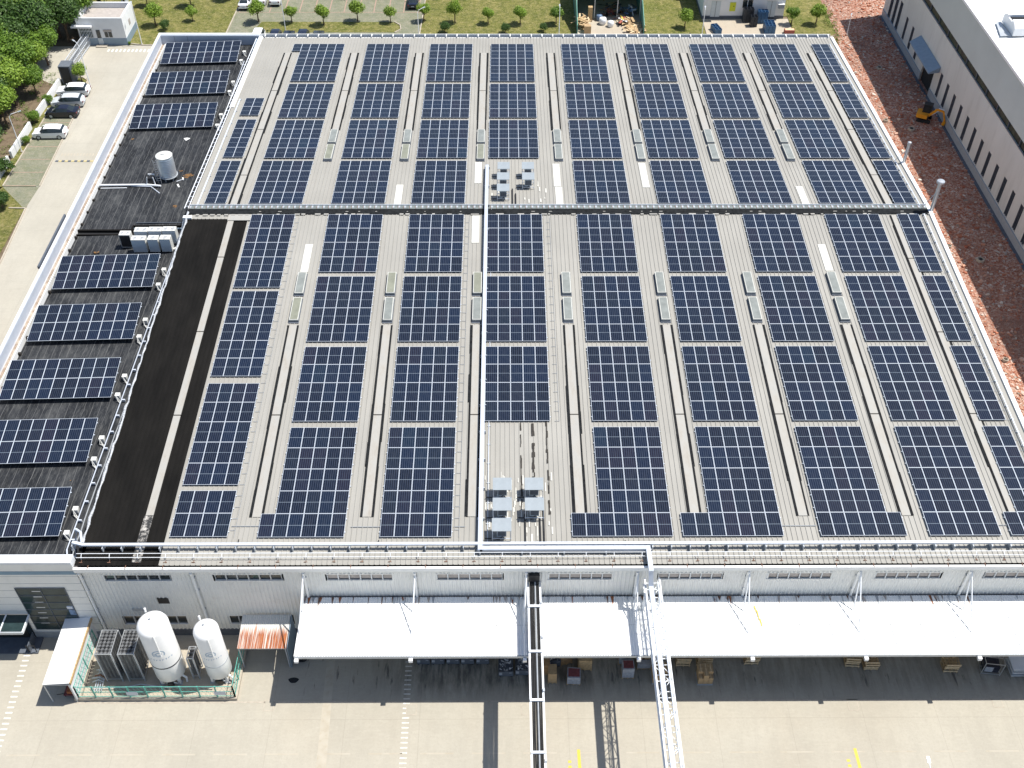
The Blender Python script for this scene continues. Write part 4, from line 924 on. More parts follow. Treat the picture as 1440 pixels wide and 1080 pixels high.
for y in (-9.2, -40):
    for x in (29.66, 30.82): MB().box(x-.09, x+.09, y-.09, y+.09, 5.85 if y > -10 else 0, 7.5, 'rail_white').build('post', B)
m = MB(); m.tube([(30.62, -8.6, 8.62), (30.62, -60, 8.62)], .05, 6, 'tray'); m.tube([(30.75, -8.6, 8.6), (30.75, -60, 8.6)], .035, 6, 'galv'); m.build('pipe', B)
# street lamp at the bottom edge
def lamp(x, y, h, label, arm=(0, 1.0), mat='rail_white', group='street lamps around the factory', r=.07):
    t = thing('street_lamp', (x, y, 0), label, 'street lamp', group)
    ax, ay = arm; L = math.hypot(ax, ay) or 1
    MB().tube([(x, y, 0), (x, y, h*.5), (x, y, h-.35), (x+ax*.25, y+ay*.25, h-.02), (x+ax, y+ay, h+.12)], [r, r*.85, r*.6, r*.5, r*.4], 8, mat).build('pole', t)
    m = MB(); ex, ey = x+ax, y+ay; m.bar((ex, ey, h+.10), (ex+ax/L*.45, ey+ay/L*.45, h+.16), .2, .09, 'galv'); m.build('lamp_head', t)
    MB().box(x-.14, x+.14, y-.14, y+.14, .0, .16, 'kerb').build('base', t)
lamp(48.0, -24.2, 7.8, 'lamp whose grey head just enters the bottom edge of the yard', (0, .9))
# ------------------------------------------------------------------ hall on the right
XR, YE = 80.75, 109.4
H = thing('warehouse', (XR, 40, 0), 'tall grey-green warehouse with slit windows and white ribbed roof at the right', 'warehouse')
M['wh_wall'] = simple('warehouse_wall_sheet', (.58, .585, .55), .65, var=.06, scale=.25, dirt=((.43, .43, .40), .8, .5, .9), stretch=(1, 1, .2))
M['wh_wall_up'] = simple('warehouse_upper_sheet', (.49, .53, .515), .6, var=.05, scale=.2)
M['wh_roof'] = simple('warehouse_white_roof', (.78, .79, .78), .5, var=.03, scale=.3)
M['leafglass'] = None
tt = NT('warehouse_ribbon_glass'); v_ = tt.co(); a_ = tt.ramp(tt.noise(v_, 1.3, 6, .75), [(.40, (.012, .016, .018)), (.58, (.03, .05, .035)), (.75, (.09, .13, .09))]); M['leafglass'] = tt.fin(a_, .35, 0, .15)  # green mottle in the glass colour stands in for reflections
slits = [(51.02+2.935*i, 4.85, 1.35, .92) for i in range(-22, 11)]+[(y, 4.85, 1.35, .92) for y in (91.7, 95.0, 98.2)]+[(102.0, 5.6, 1.2, 1.2), (104.1, 5.6, 1.2, 1.2), (106.3, 5.6, 1.2, 1.2)]
ys = sorted({-30.0, YE, 83.2, 87.9, *[s[0]-s[3]/2 for s in slits], *[s[0]+s[3]/2 for s in slits]})
m = MB()
for ya, yb in zip(ys, ys[1:]):
    ym = (ya+yb)/2; hole = next((s for s in slits if abs(s[0]-ym) < s[3]/2), None)
    if 83.2 < ym < 87.9: segs = [(4.2, 9.3)]
    elif hole: segs = [(1.2, hole[2]), (hole[1], 9.3)]
    else: segs = [(1.2, 9.3)]
    for za, zb in segs:
        if zb > za: m.box(XR, XR+.25, ya, yb, za, zb, 'wh_wall')
m.build('wall', H)['label'] = 'lower wall with tall slit windows'
m = MB(); m.box(XR-.02, XR+.25, -30, YE, 10.42, 15.45, 'wh_wall_up')
m.build('wall', H)['label'] = 'blank upper wall band'
m = MB(); m.box(XR+.4, 130, YE-.3, YE, 0, 15.4, 'wh_wall'); m.build('wall', H)
m = MB(); m.box(XR-.06, XR+.25, -30, 83.2, 0, 1.2, 'grey'); m.box(XR-.06, XR+.25, 87.9, YE, 0, 1.2, 'grey'); m.box(XR-.5, XR-.07, -30, YE, 0, .06, 'slate'); m.build('plinth', H)
m = MB(); m.box(XR-.10, XR+.02, -30, 83.2, 1.14, 1.22, 'bluegrey'); m.box(XR-.10, XR+.02, 87.9, YE, 1.14, 1.22, 'bluegrey'); m.build('plinth_cap', H)
for k, (y, zt_, zb_, wd_) in enumerate(slits):
    w_ = MB().box(XR+.16, XR+.19, y-wd_/2, y+wd_/2, zb_, zt_, 'glass').build('window', H)
    m = MB(); m.box(XR-.015, XR+.16, y-.02, y+.02, zb_, zt_, 'slate'); m.box(XR-.02, XR+.16, y-wd_/2, y-wd_/2+.05, zb_, zt_, 'slate'); m.box(XR-.02, XR+.16, y+wd_/2-.05, y+wd_/2, zb_, zt_, 'slate'); m.build('window_frame', w_)
rib = MB().box(XR+.18, XR+.22, -30, YE, 9.3, 10.42, 'leafglass').build('window', H); rib['label'] = 'continuous dark ribbon window'
for i in range(34): 
    y = -28+i*4.1; MB().box(XR+.02, XR+.19, y, y+.09, 9.3, 10.42, 'slate' if i not in (30,) else 'duct_blue').build('mullion', rib)
MB().box(XR-.03, XR+.1, -30, YE, 9.22, 9.32, 'soffit').build('window_sill', H)
MB().box(XR+.35, XR+2, 83.2, 87.9, .0, 4.2, 'dark').build('door_opening', H)
dc = MB().add([(XR-1.7, 81.2, 4.62), (XR-1.7, 90.9, 4.62), (XR-.03, 91.4, 5.35), (XR-.03, 81.5, 5.35), (XR-1.7, 81.2, 4.45), (XR-1.7, 90.9, 4.45), (XR-.03, 91.4, 4.5), (XR-.03, 81.5, 4.5)], [(0, 3, 2, 1), (4, 5, 6, 7), (0, 1, 5, 4), (0, 4, 7, 3), (1, 2, 6, 5)], 'bluegrey').build('door_canopy', H)
m = MB(); n = 88
for i in range(n):
    y = -30+i*(YE+30)/n; pr = [(y, 0), (y+.05, .06), (y+.14, .06), (y+.19, 0), (y+(YE+30)/n, 0)]
    m.add([(XR-.12, p[0], 15.62+p[1]) for p in pr]+[(XR+60, p[0], 18.0+p[1]) for p in pr], [(j, 5+j, 6+j, j+1) for j in range(4)], 'wh_roof')
m.box(XR-.14, XR-.02, -30, YE, 15.35, 15.66, 'white_clean'); m.build('roof', H)
for ya in (69.2, 30.0):
    v = thing('roof_ventilator', (88, ya+2.3, 16), 'long white curved ridge ventilator on the warehouse roof' if ya > 50 else 'second white ventilator on the warehouse roof outside the view', 'roof vent')
    if ya < 50: bpy.data.objects.remove(v); continue
    m = MB(); P = [(-.0+1.7*math.sin(t_)*.5+2.2, .9*math.cos(t_)) for t_ in ()]
    N = 8; prof = [(ya+4.5-2.1*(1-math.cos(math.pi*i/N))*.5-.0, 16.0+1.15*math.sin(math.pi*i/N)) for i in range(N+1)]
    def arc(x): return [(x, ya+.25, 15.9), (x, ya+.25, 16.9), (x, ya+.8, 17.35), (x, ya+1.6, 17.5), (x, ya+1.6, 17.2), (x, ya+2.9, 17.2), (x, ya+2.9, 17.5), (x, ya+3.7, 17.35), (x, ya+4.3, 16.9), (x, ya+4.3, 15.9)]
    a_, b_ = arc(83.2), arc(110); k_ = len(a_)
    m.add(a_+b_, [(i, i+1, k_+i+1, k_+i) for i in range(k_-1)]+[tuple(reversed(range(k_)))], 'white_clean'); m.build('housing', v)
    MB().box(83.4, 110, ya+1.62, ya+2.88, 17.0, 17.215, 'dark').build('slot', v)
    MB().add([(81.7, ya+.3, 15.9), (83.1, ya+.3, 15.95), (83.1, ya+4.2, 15.95), (82.4, ya+4.2, 15.92)], [(0, 1, 2, 3)], 'galv').build('flashing', v)
# ------------------------------------------------------------------ guardhouse
Gd = thing('guardhouse', (-43.8, 101.7, 0), 'small white flat-roofed guardhouse with grey plinth and parapet', 'guardhouse')
gx0, gx1, gy0, gy1, gh = -47.35, -40.15, 98.85, 104.6, 4.4
MB().box(gx0, gx1, gy0, gy1, 1.15, gh-.9, 'stone').build('wall', Gd); MB().box(gx0-.03, gx1+.03, gy0-.03, gy1+.03, 0, 1.15, 'bluegrey').build('plinth', Gd)
m = MB(); m.box(gx0, gx1, gy0, gy0+.28, gh-.9, gh, 'stone'); m.box(gx0, gx1, gy1-.28, gy1, gh-.9, gh, 'stone'); m.box(gx0, gx0+.28, gy0+.28, gy1-.28, gh-.9, gh, 'stone'); m.box(gx1-.28, gx1, gy0+.28, gy1-.28, gh-.9, gh, 'stone'); m.build('parapet', Gd)
MB().box(gx0+.28, gx1-.28, gy0+.28, gy1-.28, gh-.9, gh-.86, 'soffit').build('roof', Gd)
m = MB(); m.box(gx0-.7, gx0+2.4, gy0-.75, gy0-.0, 3.1, 3.35, 'stone'); m.box(gx0-.7, gx0-.0, gy0, gy0+2.5, 3.1, 3.35, 'stone'); m.build('awning', Gd)
w_ = MB().box(gx0+.25, gx0+2.2, gy0-.05, gy0-.01, 1.25, 2.75, 'glass_green').build('window', Gd); w_['label'] = 'wide corner window with white bars'
m = MB()
for i in range(9): m.box(gx0+.25+i*.235, gx0+.3+i*.235, gy0-.08, gy0-.051, 1.2, 2.78, 'rail_white')
for z in (1.2, 2.3, 2.74): m.box(gx0+.2, gx0+2.2, gy0-.085, gy0-.045, z, z+.05, 'rail_white')
m.build('window_bar', w_)
MB().box(gx0+2.75, gx0+3.35, gy0-.05, gy0-.01, 1.2, 2.5, 'glass').build('window', Gd); d_ = MB().box(gx0+2.75, gx0+3.5, gy0-.07, gy0-.031, .05, 1.15, 'hvac_side').build('door', Gd)
for xx in (4.0, 4.62): MB().box(gx0+xx, gx0+xx+.5, gy0-.05, gy0-.01, 1.3, 2.15, 'glass').build('window', Gd)
MB().box(gx0+3.9, gx0+5.2, gy0-.06, gy0-.01, 2.22, 2.55, 'soffit').build('louvre', Gd)
MB().box(gx1-.01, gx1+.03, gy0+2.6, gy0+3.4, 2.0, 2.9, 'soffit').build('louvre', Gd)
MB().box(gx0+2.4, gx0+4.1, gy0-.9, gy0-.05, 0, .16, 'kerb').build('door_step', Gd)
# sliding gate, boundary wall, container
g_ = thing('sliding_gate', (-46.5, 95, 0), 'pale blue-grey folding metal gate between road and guardhouse', 'gate')
a, b = Vector((-46.3, 99.3, 0)), Vector((-46.7, 90.0, 0))
for i in range(20):
    p = a.lerp(b, i/19); m = MB(); m.bar((p.x-.35, p.y, .15), (p.x+.35, p.y, 1.75), .05, .05, 'duct_blue'); m.bar((p.x+.35, p.y, .15), (p.x-.35, p.y-.1, 1.75), .05, .05, 'duct_blue'); m.bar((p.x-.35, p.y, .1), (p.x-.35, p.y, 1.8), .06, .06, 'rail_white'); m.bar((p.x+.35, p.y, .1), (p.x+.35, p.y, 1.8), .06, .06, 'rail_white'); m.build('gate_bay', g_)
for dx in (-.35, .35):
    for z in (.2, 1.0, 1.8): MB().bar((a.x+dx, a.y, z), (b.x+dx, b.y, z), .07, .07, 'tray').build('rail', g_)
bw = thing('boundary_wall', (-47.1, 70, 0), 'low white boundary wall between the tree bank and the parking bays', 'wall')
for pa, pb in (((-46.9, 86.2), (-47.3, 77.0)), ((-47.35, 73.9), (-47.5, 66.3)), ((-47.5, 65.2), (-47.6, 45))):
    MB().bar((pa[0], pa[1], .55), (pb[0], pb[1], .55), .3, 1.1, 'stone').build('wall_panel', bw)
fb = thing('boundary_fence', (-44, 112, 0), 'pale blue boundary fence running away behind the guardhouse', 'fence')
for i in range(10): MB().bar((-43.6-i*.12, 105+i*2.0, .8), (-43.72-i*.12, 107+i*2, .8), .1, 1.6, 'duct_blue').build('fence_panel', fb)
ct = thing('steel_cabinet', (-45.7, 87.0, 0), 'tall dark grey steel cabinet behind the parked cars, beside a round shrub', 'cabinet')
MB().box(-46.6, -44.9, 86.3, 88.2, 0, 2.9, 'slate').build('casing', ct); MB().box(-46.4, -45.1, 86.27, 86.299, .2, 2.7, 'black').build('door', ct)
m = MB()
for i in range(6): m.box(-46.6, -44.9, 86.3+i*.33, 86.36+i*.33, 2.9, 2.93, 'grey')
m.build('lid_rib', ct)
lamp(-38.0, 98.9, 6.3, 'white street lamp right of the guardhouse', (-.35, .9))
lamp(-42.2, 85.3, 7.0, 'white street lamp in the small kerbed island near the steel cabinet', (-.6, .5))
lamp(-46.7, 67.85, 5.7, 'white street lamp with bent arm between hedge wall and parking bays', (1.1, .5))
lamp(-16.2, 103.4, 6.2, 'white street lamp behind the dark cars at the rear car park', (-.1, .9))
lamp(5.1, 102.3, 4.1, 'white street lamp at the corner of car park and lawn', (.8, .6))
lamp(27.4, 102.4, 4.4, 'white street lamp left of the scrap shed', (0, .6))
lamp(50.2, 102.4, 4.1, 'white street lamp at the left corner of the white building yard', (.1, .7))
lamp(73.3, 102.2, 3.2, 'thin white lamp post standing at the edge of the red rubble', (.1, .3))
# ------------------------------------------------------------------ cars
def car_mesh(kind):
    if kind == 'suv':
        S = [(-2.30, .78, .42, .86, .92, .60), (-2.24, .86, .26, .97, 1.04, .66), (-2.02, .89, .22, 1.02, 1.30, .64), (-1.78, .90, .22, 1.03, 1.53, .62), (-1.0, .91, .2, 1.02, 1.62, .64), (0, .91, .2, 1.0, 1.63, .64), (.55, .91, .2, .98, 1.57, .63), (1.22, .90, .2, .96, 1.04, .66), (1.8, .88, .22, .90, .96, .62), (2.15, .84, .26, .80, .84, .55), (2.32, .70, .38, .62, .66, .42)]
        glassx = (-2.0, 1.1); shieldf = (.5, 1.2); shieldr = (-2.1, -1.7)
    else:
        S = [(-2.32, .74, .42, .86, .90, .55), (-2.26, .84, .26, .98, 1.02, .64), (-1.75, .88, .22, 1.0, 1.05, .64), (-1.05, .89, .2, 1.0, 1.38, .58), (-.55, .90, .2, .99, 1.45, .60), (.2, .90, .2, .97, 1.45, .60), (.55, .90, .2, .95, 1.40, .59), (1.25, .89, .2, .93, .98, .64), (1.8, .87, .22, .86, .90, .6), (2.15, .82, .26, .74, .78, .52), (2.32, .68, .36, .58, .62, .4)]
        glassx = (-1.4, 1.0); shieldf = (.5, 1.25); shieldr = (-1.8, -1.0)
    body, glass = MB(), MB(); rings = []
    for x, hw, zs, zb, zr, rh in S:
        h = [(x, hw*.93, zs), (x, hw, (zs+zb)/2), (x, hw*.97, zb), (x, rh+.03, zr-.05 if zr-zb > .2 else zr-.01), (x, rh*.8, zr), (x, 0, zr+.015)]
        rings.append(h+[(p[0], -p[1], p[2]) for p in reversed(h[:-1])])
    n = len(rings[0])
    for i in range(len(S)-1):
        xm = (S[i][0]+S[i+1][0])/2
        for j in range(n-1):
            q = [rings[i][j], rings[i][j+1], rings[i+1][j+1], rings[i+1][j]]; side = j in (2, n-4); top = j in (3, 4, n-5-0, n-6) or 3 <= j <= n-5
            g = side and glassx[0] < xm < glassx[1] or (top and (shieldf[0] < xm < shieldf[1] or shieldr[0] < xm < shieldr[1]))
            (glass if g else body).add(q, [(0, 1, 2, 3)], 'glass' if g else 'PAINT')
    body.add(rings[0], [tuple(range(n))], 'PAINT'); body.add(rings[-1], [tuple(reversed(range(n)))], 'PAINT')
    body.add([(x, y, .24) for x, y in ((-2.2, -.8), (2.2, -.8), (2.2, .8), (-2.2, .8))], [(0, 3, 2, 1)], 'black')
    for x in (-1.38, 1.42):
        for s in (-1, 1): body.lathe([(.38, 0)], 3, 'black') if False else None
    return body, glass
def make_car(kind, paint, pname, label, loc, rz_, group='cars parked around the factory'):
    M['PAINT'] = M[paint]
    t = thing(pname, (0, 0, 0), label, 'car', group)
    b, g = car_mesh(kind)
    o = b.build('body'); o.parent = t; smooth_by_angle(o, 40); o = g.build('window_band'); o.parent = t
    for x in (-1.38, 1.42):
        for s in (-1, 1):
            m = MB(); ar = [(math.cos(k*math.pi/8), math.sin(k*math.pi/8)) for k in range(16)]
            def ring(r, y): return [(x+r*c, y, .33+r*q) for c, q in ar]
            vs = ring(.335, s*.70)+ring(.335, s*.905)+ring(.22, s*.91)
            f = [(k, (k+1) % 16, 16+(k+1) % 16, 16+k) for k in range(16)]+[(16+k, 16+(k+1) % 16, 32+(k+1) % 16, 32+k) for k in range(16)]
            m.add(vs, f, 'rubber'); w_ = m.build('wheel'); w_.parent = t
            m = MB(); m.add(ring(.22, s*.905)+[(x, s*.93, .33)], [(k, (k+1) % 16, 16) for k in range(16)], 'galv'); r = m.build('rim'); r.parent = w_
    zf, zr_ = (.72, .92) if kind == 'suv' else (.66, .9)
    for s in (-1, 1):
        o = MB().box(2.06, 2.235, s*.62-.15, s*.62+.15, zf-.05, zf+.09, 'white_clean').build('headlight'); o.parent = t
        o = MB().box(-2.325, -2.2, s*.70-.14, s*.70+.14, zr_-.16, zr_+.05, 'redgoods').build('taillight'); o.parent = t
        o = MB().box(.95, 1.15, s*.98-.1, s*.98+.1, .98, 1.12, 'PAINT').build('wing_mirror'); o.parent = t
    o = MB().box(-2.345, -2.29, -.24, .24, .60, .72, 'duct_blue').build('number_plate'); o.parent = t
    t.location = loc; t.rotation_euler = (0, 0, rz_); return t
M['carwhite'] = simple('white_car_paint', (.82, .83, .84), .18, var=.01, spec=.6); M['carsilver'] = simple('silver_car_paint', (.60, .63, .66), .22, .15, .02); M['cardark'] = simple('dark_navy_car_paint', (.012, .014, .028), .15, var=.05, spec=.7); M['cargrey'] = simple('dark_grey_car_paint', (.05, .058, .068), .2, .2, .03)
P = math.pi
make_car('suv', 'carwhite', 'parked_car', 'white estate car, nearest of the cars in the side bays, standing apart', (-43.95, 71.9, 0), P+.02)
make_car('sedan', 'cardark', 'parked_car', 'black car parked between the silver and the nearest white car', (-43.95, 77.5, 0), P)
make_car('suv', 'carsilver', 'parked_car', 'silver car parked between the black car and the far white car', (-43.95, 80.4, 0), P+.05)
make_car('suv', 'carwhite', 'parked_car', 'white car, farthest of the four in the side bays, near the cabinet', (-44.1, 83.5, 0), P+.03)
make_car('sedan', 'carwhite', 'parked_car', 'white car at the left end of the rear car park, its tail toward the hall', (-24.2, 113.1, 0), P/2)
make_car('suv', 'carwhite', 'parked_car', 'white car second from left at the rear car park, behind the round tree', (-21.8, 114.6, 0), P/2+.03)
make_car('suv', 'carwhite', 'parked_car', 'white car third from left at the rear car park, beside the lamp', (-19.3, 114.6, 0), P/2)
make_car('sedan', 'cardark', 'parked_car', 'black car with pale rear window at the right end of the rear car park', (3.6, 113.4, 0), P/2)
make_car('suv', 'carwhite', 'parked_car', 'white car partly hidden behind the wing parapet', (-20.0, 99.9, 0), -P/2)
for k, x in enumerate((-17.3, -15.25, -12.95, -10.6)):
    make_car('sedan' if k % 2 else 'suv', 'cardark' if k < 3 else 'cargrey', 'parked_car', ['dark car, leftmost of the four peeking over the rear eave', 'dark car, second from left over the rear eave', 'dark blue car behind the lamp foot at the rear eave', 'dark grey car, rightmost of the four over the rear eave'][k], (x, 99.5, 0), -P/2)
# ------------------------------------------------------------------ vegetation
def crown(name, seed, R, Hh, z0, n, leaf, clumps, mat, flat=1.0, jit=.35):
    g = np.random.default_rng(seed); cs = []
    for _ in range(clumps):
        d = g.normal(size=3); d /= np.linalg.norm(d); d[2] = abs(d[2])*flat if g.random() < .75 else d[2]*.7
        rr = g.uniform(.35, .72); cs.append((d*np.array([R, R, Hh/2])*rr, g.uniform(.32, .52)*R*g.uniform(.8, 1.1)))
    cs.append((np.zeros(3), R*.6)); per = n//len(cs); V = []; Fc = []
    for c, r in cs:
        d = g.normal(size=(per, 3)); d /= np.linalg.norm(d, axis=1)[:, None]
        p = c+d*(r*g.uniform(.55, 1.08, size=(per, 1)))*np.array([1, 1, min(1.1, Hh/(2*R)*1.1)])
        p[:, 2] += z0+Hh/2
        nrm = d+g.normal(size=(per, 3))*.6+np.array([0, 0, .55]); nrm /= np.linalg.norm(nrm, axis=1)[:, None]
        a = np.cross(nrm, g.normal(size=(per, 3))); a /= np.linalg.norm(a, axis=1)[:, None]; b = np.cross(nrm, a)
        s = leaf*g.uniform(.6, 1.3, size=(per, 1)); o = len(V)
        q = np.stack([p-a*s-b*s*.25, p-b*s*.6+a*s*.1, p+a*s, p+b*s*.6+a*s*.1], 1).reshape(-1, 3)
        q[:, 2] = np.maximum(q[:, 2], .03)
        V += [tuple(x) for x in q]; Fc += [(o+4*i, o+4*i+1, o+4*i+2, o+4*i+3) for i in range(per)]
    me = bpy.data.meshes.new(name); me.from_pydata(V, [], Fc); me.materials.append(M[mat]); me.update(); return me
def trunk_mesh(name, seed, h, r, limbs):
    rr = random.Random(seed); m = MB(); m.tube([(0, 0, 0), (rr.uniform(-.05, .05), rr.uniform(-.05, .05), h*.5), (0, 0, h)], [r*1.25, r, r*.75], 8, 'bark')
    for i in range(limbs):
        a = i*6.28/limbs+rr.uniform(-.3, .3); L = h*rr.uniform(.45, .7); m.tube([(0, 0, h*rr.uniform(.8, 1)), (math.cos(a)*L*.45, math.sin(a)*L*.45, h+L*.35), (math.cos(a)*L, math.sin(a)*L, h+L*.9)], [r*.6, r*.4, r*.15], 5, 'bark')
    o = m.build(name); me = o.data; bpy.data.objects.remove(o); return me
SM = [(crown('crown', 10+k, 1.22, 2.15, .75, 3200, .095, 24, mt), trunk_mesh('trunk', k, 1.1, .08, 4)) for k, mt in enumerate(['leaf', 'leaf', 'leaf', 'leaf_mid'])]
BU = [(crown('crown', 30+k, 1.05, 1.7, .15, 2600, .08, 20, mt), trunk_mesh('stem', 20+k, .5, .06, 3)) for k, mt in enumerate(['leaf_dark', 'leaf_mid'])]
BG = [(crown('crown', 50+k, 3.9, 6.2, 3.0, 11000, .21, 46, mt), trunk_mesh('trunk', 40+k, 3.4, .2, 6)) for k, mt in enumerate(['leaf_dark', 'leaf_mid', 'leaf'])]
def plant(kind, pool, k, x, y, s, label, cat, group, sx=None, trunkname='trunk', tilt=0):
    t = thing(kind, (x, y, 0), label, cat, group, rz=(x*7.3+y*3.1) % 6.28); cm, tm = pool[k % len(pool)]
    t.scale = (s, s, s*(sx or 1))
    for nm, me in (('crown', cm), (trunkname, tm)):
        o = bpy.data.objects.new(nm, me); COL.objects.link(o); o.parent = t
    return t
gt = 'round trees in rows behind the hall'
row = [(-21.1, 106.9, 1.3, 0, 1), (-15.7, 106.7, 1.0, 1, 1), (-10.4, 105.9, 1.12, 1, 1.05), (-5.1, 107.1, 1.22, 0, 1), (.25, 106.7, .95, 0, 1), (5.7, 107.1, 1.05, 2, 1), (10.7, 106.7, 1.1, 0, 1.2), (16.1, 106.4, .95, 1, 1), (21.3, 106.2, 1.05, 1, 1), (27.1, 106.2, 1.05, 3, 1), (47.8, 105, 1.1, 0, 1), (65.2, 106.1, 1.0, 3, 1.05), (69.2, 106.3, 1.15, 2, 1)]
for k, (x, y, s, v_, sz) in enumerate(row):
    plant('round_tree', SM, v_, x, y, s, f"round green tree, {ORD[k]} from the left in the front row behind the hall", 'tree', gt, sz)
gt2 = 'trees standing farther back on the lawn'
for k, (x, y, s, v_) in enumerate([(-37.4, 105.6, 1.3, 0), (-31.8, 107.2, .85, 1), (-33.2, 112.6, 1.3, 1), (-40.5, 112.8, 1.1, 3), (-27.5, 115.5, 1.5, 3), (-12.5, 117.5, 1.6, 0), (-7.2, 117.2, 1.7, 1), (-2.2, 117.2, 1.6, 1), (1.2, 117.6, 1.6, 3), (8.5, 117.0, 1.4, 1), (12.5, 117.2, 1.5, 0), (19.5, 117.4, 1.6, 1), (24.8, 117.3, 1.5, 3), (46, 117.2, 1.5, 1), (49.6, 116.4, 1.4, 0)]):
    plant('lawn_tree', SM, v_, x, y, s, f"green lawn tree farther back near the top edge, {ORD[k]} of these from the left" if k > 3 else ['bright bushy tree right of the guardhouse lamp', 'thin small tree on the lawn behind the wing', 'tree cut by the top edge above the thin small tree', 'shrub-like tree at the top edge behind the guardhouse'][k], 'tree', gt2)
gb = 'dark clipped round bushes'
for k, (x, y, s, v_, lb) in enumerate([(9.2, 103.2, 1.0, 0, 'dark round bush behind the rear eave, left one of the lawn pair'), (18.8, 102.9, .95, 0, 'dark round bush behind the rear eave, middle of the lawn'), (25.0, 103.6, .75, 0, 'small round bush behind the rear eave near the scrap shed'), (-35.4, 103.9, .95, 0, 'dark round bush just beyond the wing parapet corner'), (-47.2, 75.4, 1.0, 1, 'round hedge bush at the wall gap between black and white car'), (-46.9, 62.6, 1.25, 0, 'large round bush at the near end of the white wall'), (-47.0, 80.6, .8, 1, 'round bush left of the black car by the white wall'), (-46.6, 69.9, .65, 1, 'low bright bush at the foot of the bent street lamp'), (-44.9, 54.8, 1.3, 0, 'round bush at the left picture edge beside the road'), (-46.4, 50.2, 1.0, 1, 'bush cut by the left picture edge, nearest the viewer'), (-39.9, 98.95, .3, 1, 'tiny green bush at the guardhouse corner')]):
    plant('round_bush', BU, v_, x, y, s, lb, 'bush', gb, trunkname='stem')
plant('island_shrub', SM, 1, -44.0, 87.0, 1.05, 'dark round shrub tree on the kerbed island beside the steel cabinet', 'tree', None)
gf = 'large trees of the wooded bank at the left'
big = [(-57.5, 95.5, 1.0, 0), (-54.5, 99.8, 1.0, 1), (-51.5, 101.5, .95, 0), (-48.9, 104.8, .9, 1), (-52.2, 95.6, .95, 0), (-49.6, 99.9, .85, 0), (-46.6, 108.5, .85, 0), (-43.4, 110.6, .75, 1), (-57, 105, 1.0, 1), (-60, 100, 1, 0), (-63, 94, 1, 0), (-53, 108.5, .95, 1), (-56.5, 88.8, .9, 1), (-52.2, 85.8, .85, 1), (-50.8, 88.4, .62, 2), (-55.5, 81.5, .95, 0), (-51.4, 80.2, .8, 2), (-54.2, 75.8, .9, 1), (-50.8, 74.4, .68, 2), (-53, 70.4, .85, 1), (-52.6, 65, .85, 2), (-56.5, 68, .9, 0), (-60, 76, 1, 0), (-60, 86, 1, 0), (-51.2, 60.5, .6, 1), (-49.5, 83.2, .5, 1), (-54.6, 91.5, .85, 0), (-50.6, 92.3, .7, 1), (-57.5, 72.5, .9, 1), (-52.4, 77.2, .7, 0), (-50.4, 67.6, .5, 0)]
for k, (x, y, s, v_) in enumerate(big):
    where = 'behind the guardhouse side' if y > 98 else 'along the far part of the bank' if y > 88 else 'in the middle of the bank' if y > 73 else 'at the near end of the bank'
    same = [b for b in big if (b[1] > 98, b[1] > 88, b[1] > 73) == (y > 98, y > 88, y > 73)]
    i = sorted(b[0] for b in same).index(x)
    plant('broadleaf_tree', BG, v_, x, y, s, f"{'tall' if s > .8 else 'smaller'} {['dark', 'mid green', 'bright green'][v_]} broadleaf tree {where}, {ORD[i]} from left", 'tree', gf)
# undergrowth of the bank and weeds by the rubble
g = np.random.default_rng(21); V = []; Fc = []
def tuft(x, y, r, h, n, V=V, Fc=Fc):
    for _ in range(n):
        px, py, pz = x+g.normal()*r*.5, y+g.normal()*r*.5, abs(g.normal())*h*.5+.05; a = g.normal(size=3); a /= np.linalg.norm(a); b = np.cross(a, g.normal(size=3)); b /= np.linalg.norm(b); s = .1
        o = len(V); P_ = np.array([px, py, pz]); V.extend([tuple(P_-a*s), tuple(P_+b*s*.5), tuple(P_+a*s), tuple(P_-b*s*.5)]); Fc.append((o, o+1, o+2, o+3))
for _ in range(70): tuft(g.uniform(-51, -47.9), g.uniform(58, 90), .4, .5, 22)
me = bpy.data.meshes.new('undergrowth'); me.from_pydata(V, [], Fc); me.materials.append(M['leaf_mid']); o = bpy.data.objects.new('undergrowth', me); COL.objects.link(o); tag(o, 'sparse weeds and brush on the brown bank below the trees', 'undergrowth', kind='stuff')
V2, F2 = [], []
for _ in range(60):
    y = g.uniform(68, 112); x = 64.9+(max(0, y-82))*.30+g.uniform(0, 1.1) if y < 104 else 71.6+g.uniform(-.6, .7); tuft(x, y, .45, 1.1 if y > 84 else .5, 50, V2, F2)
for _ in range(40): tuft(g.uniform(64.9, 66.2), g.uniform(-2, 40), .35, .4, 26, V2, F2)
me = bpy.data.meshes.new('weeds'); me.from_pydata(V2, [], F2); me.materials.append(M['leaf_mid']); o = bpy.data.objects.new('weeds', me); COL.objects.link(o); tag(o, 'tall weeds along the edge of the brick rubble behind the hall corner', 'weeds', kind='stuff')
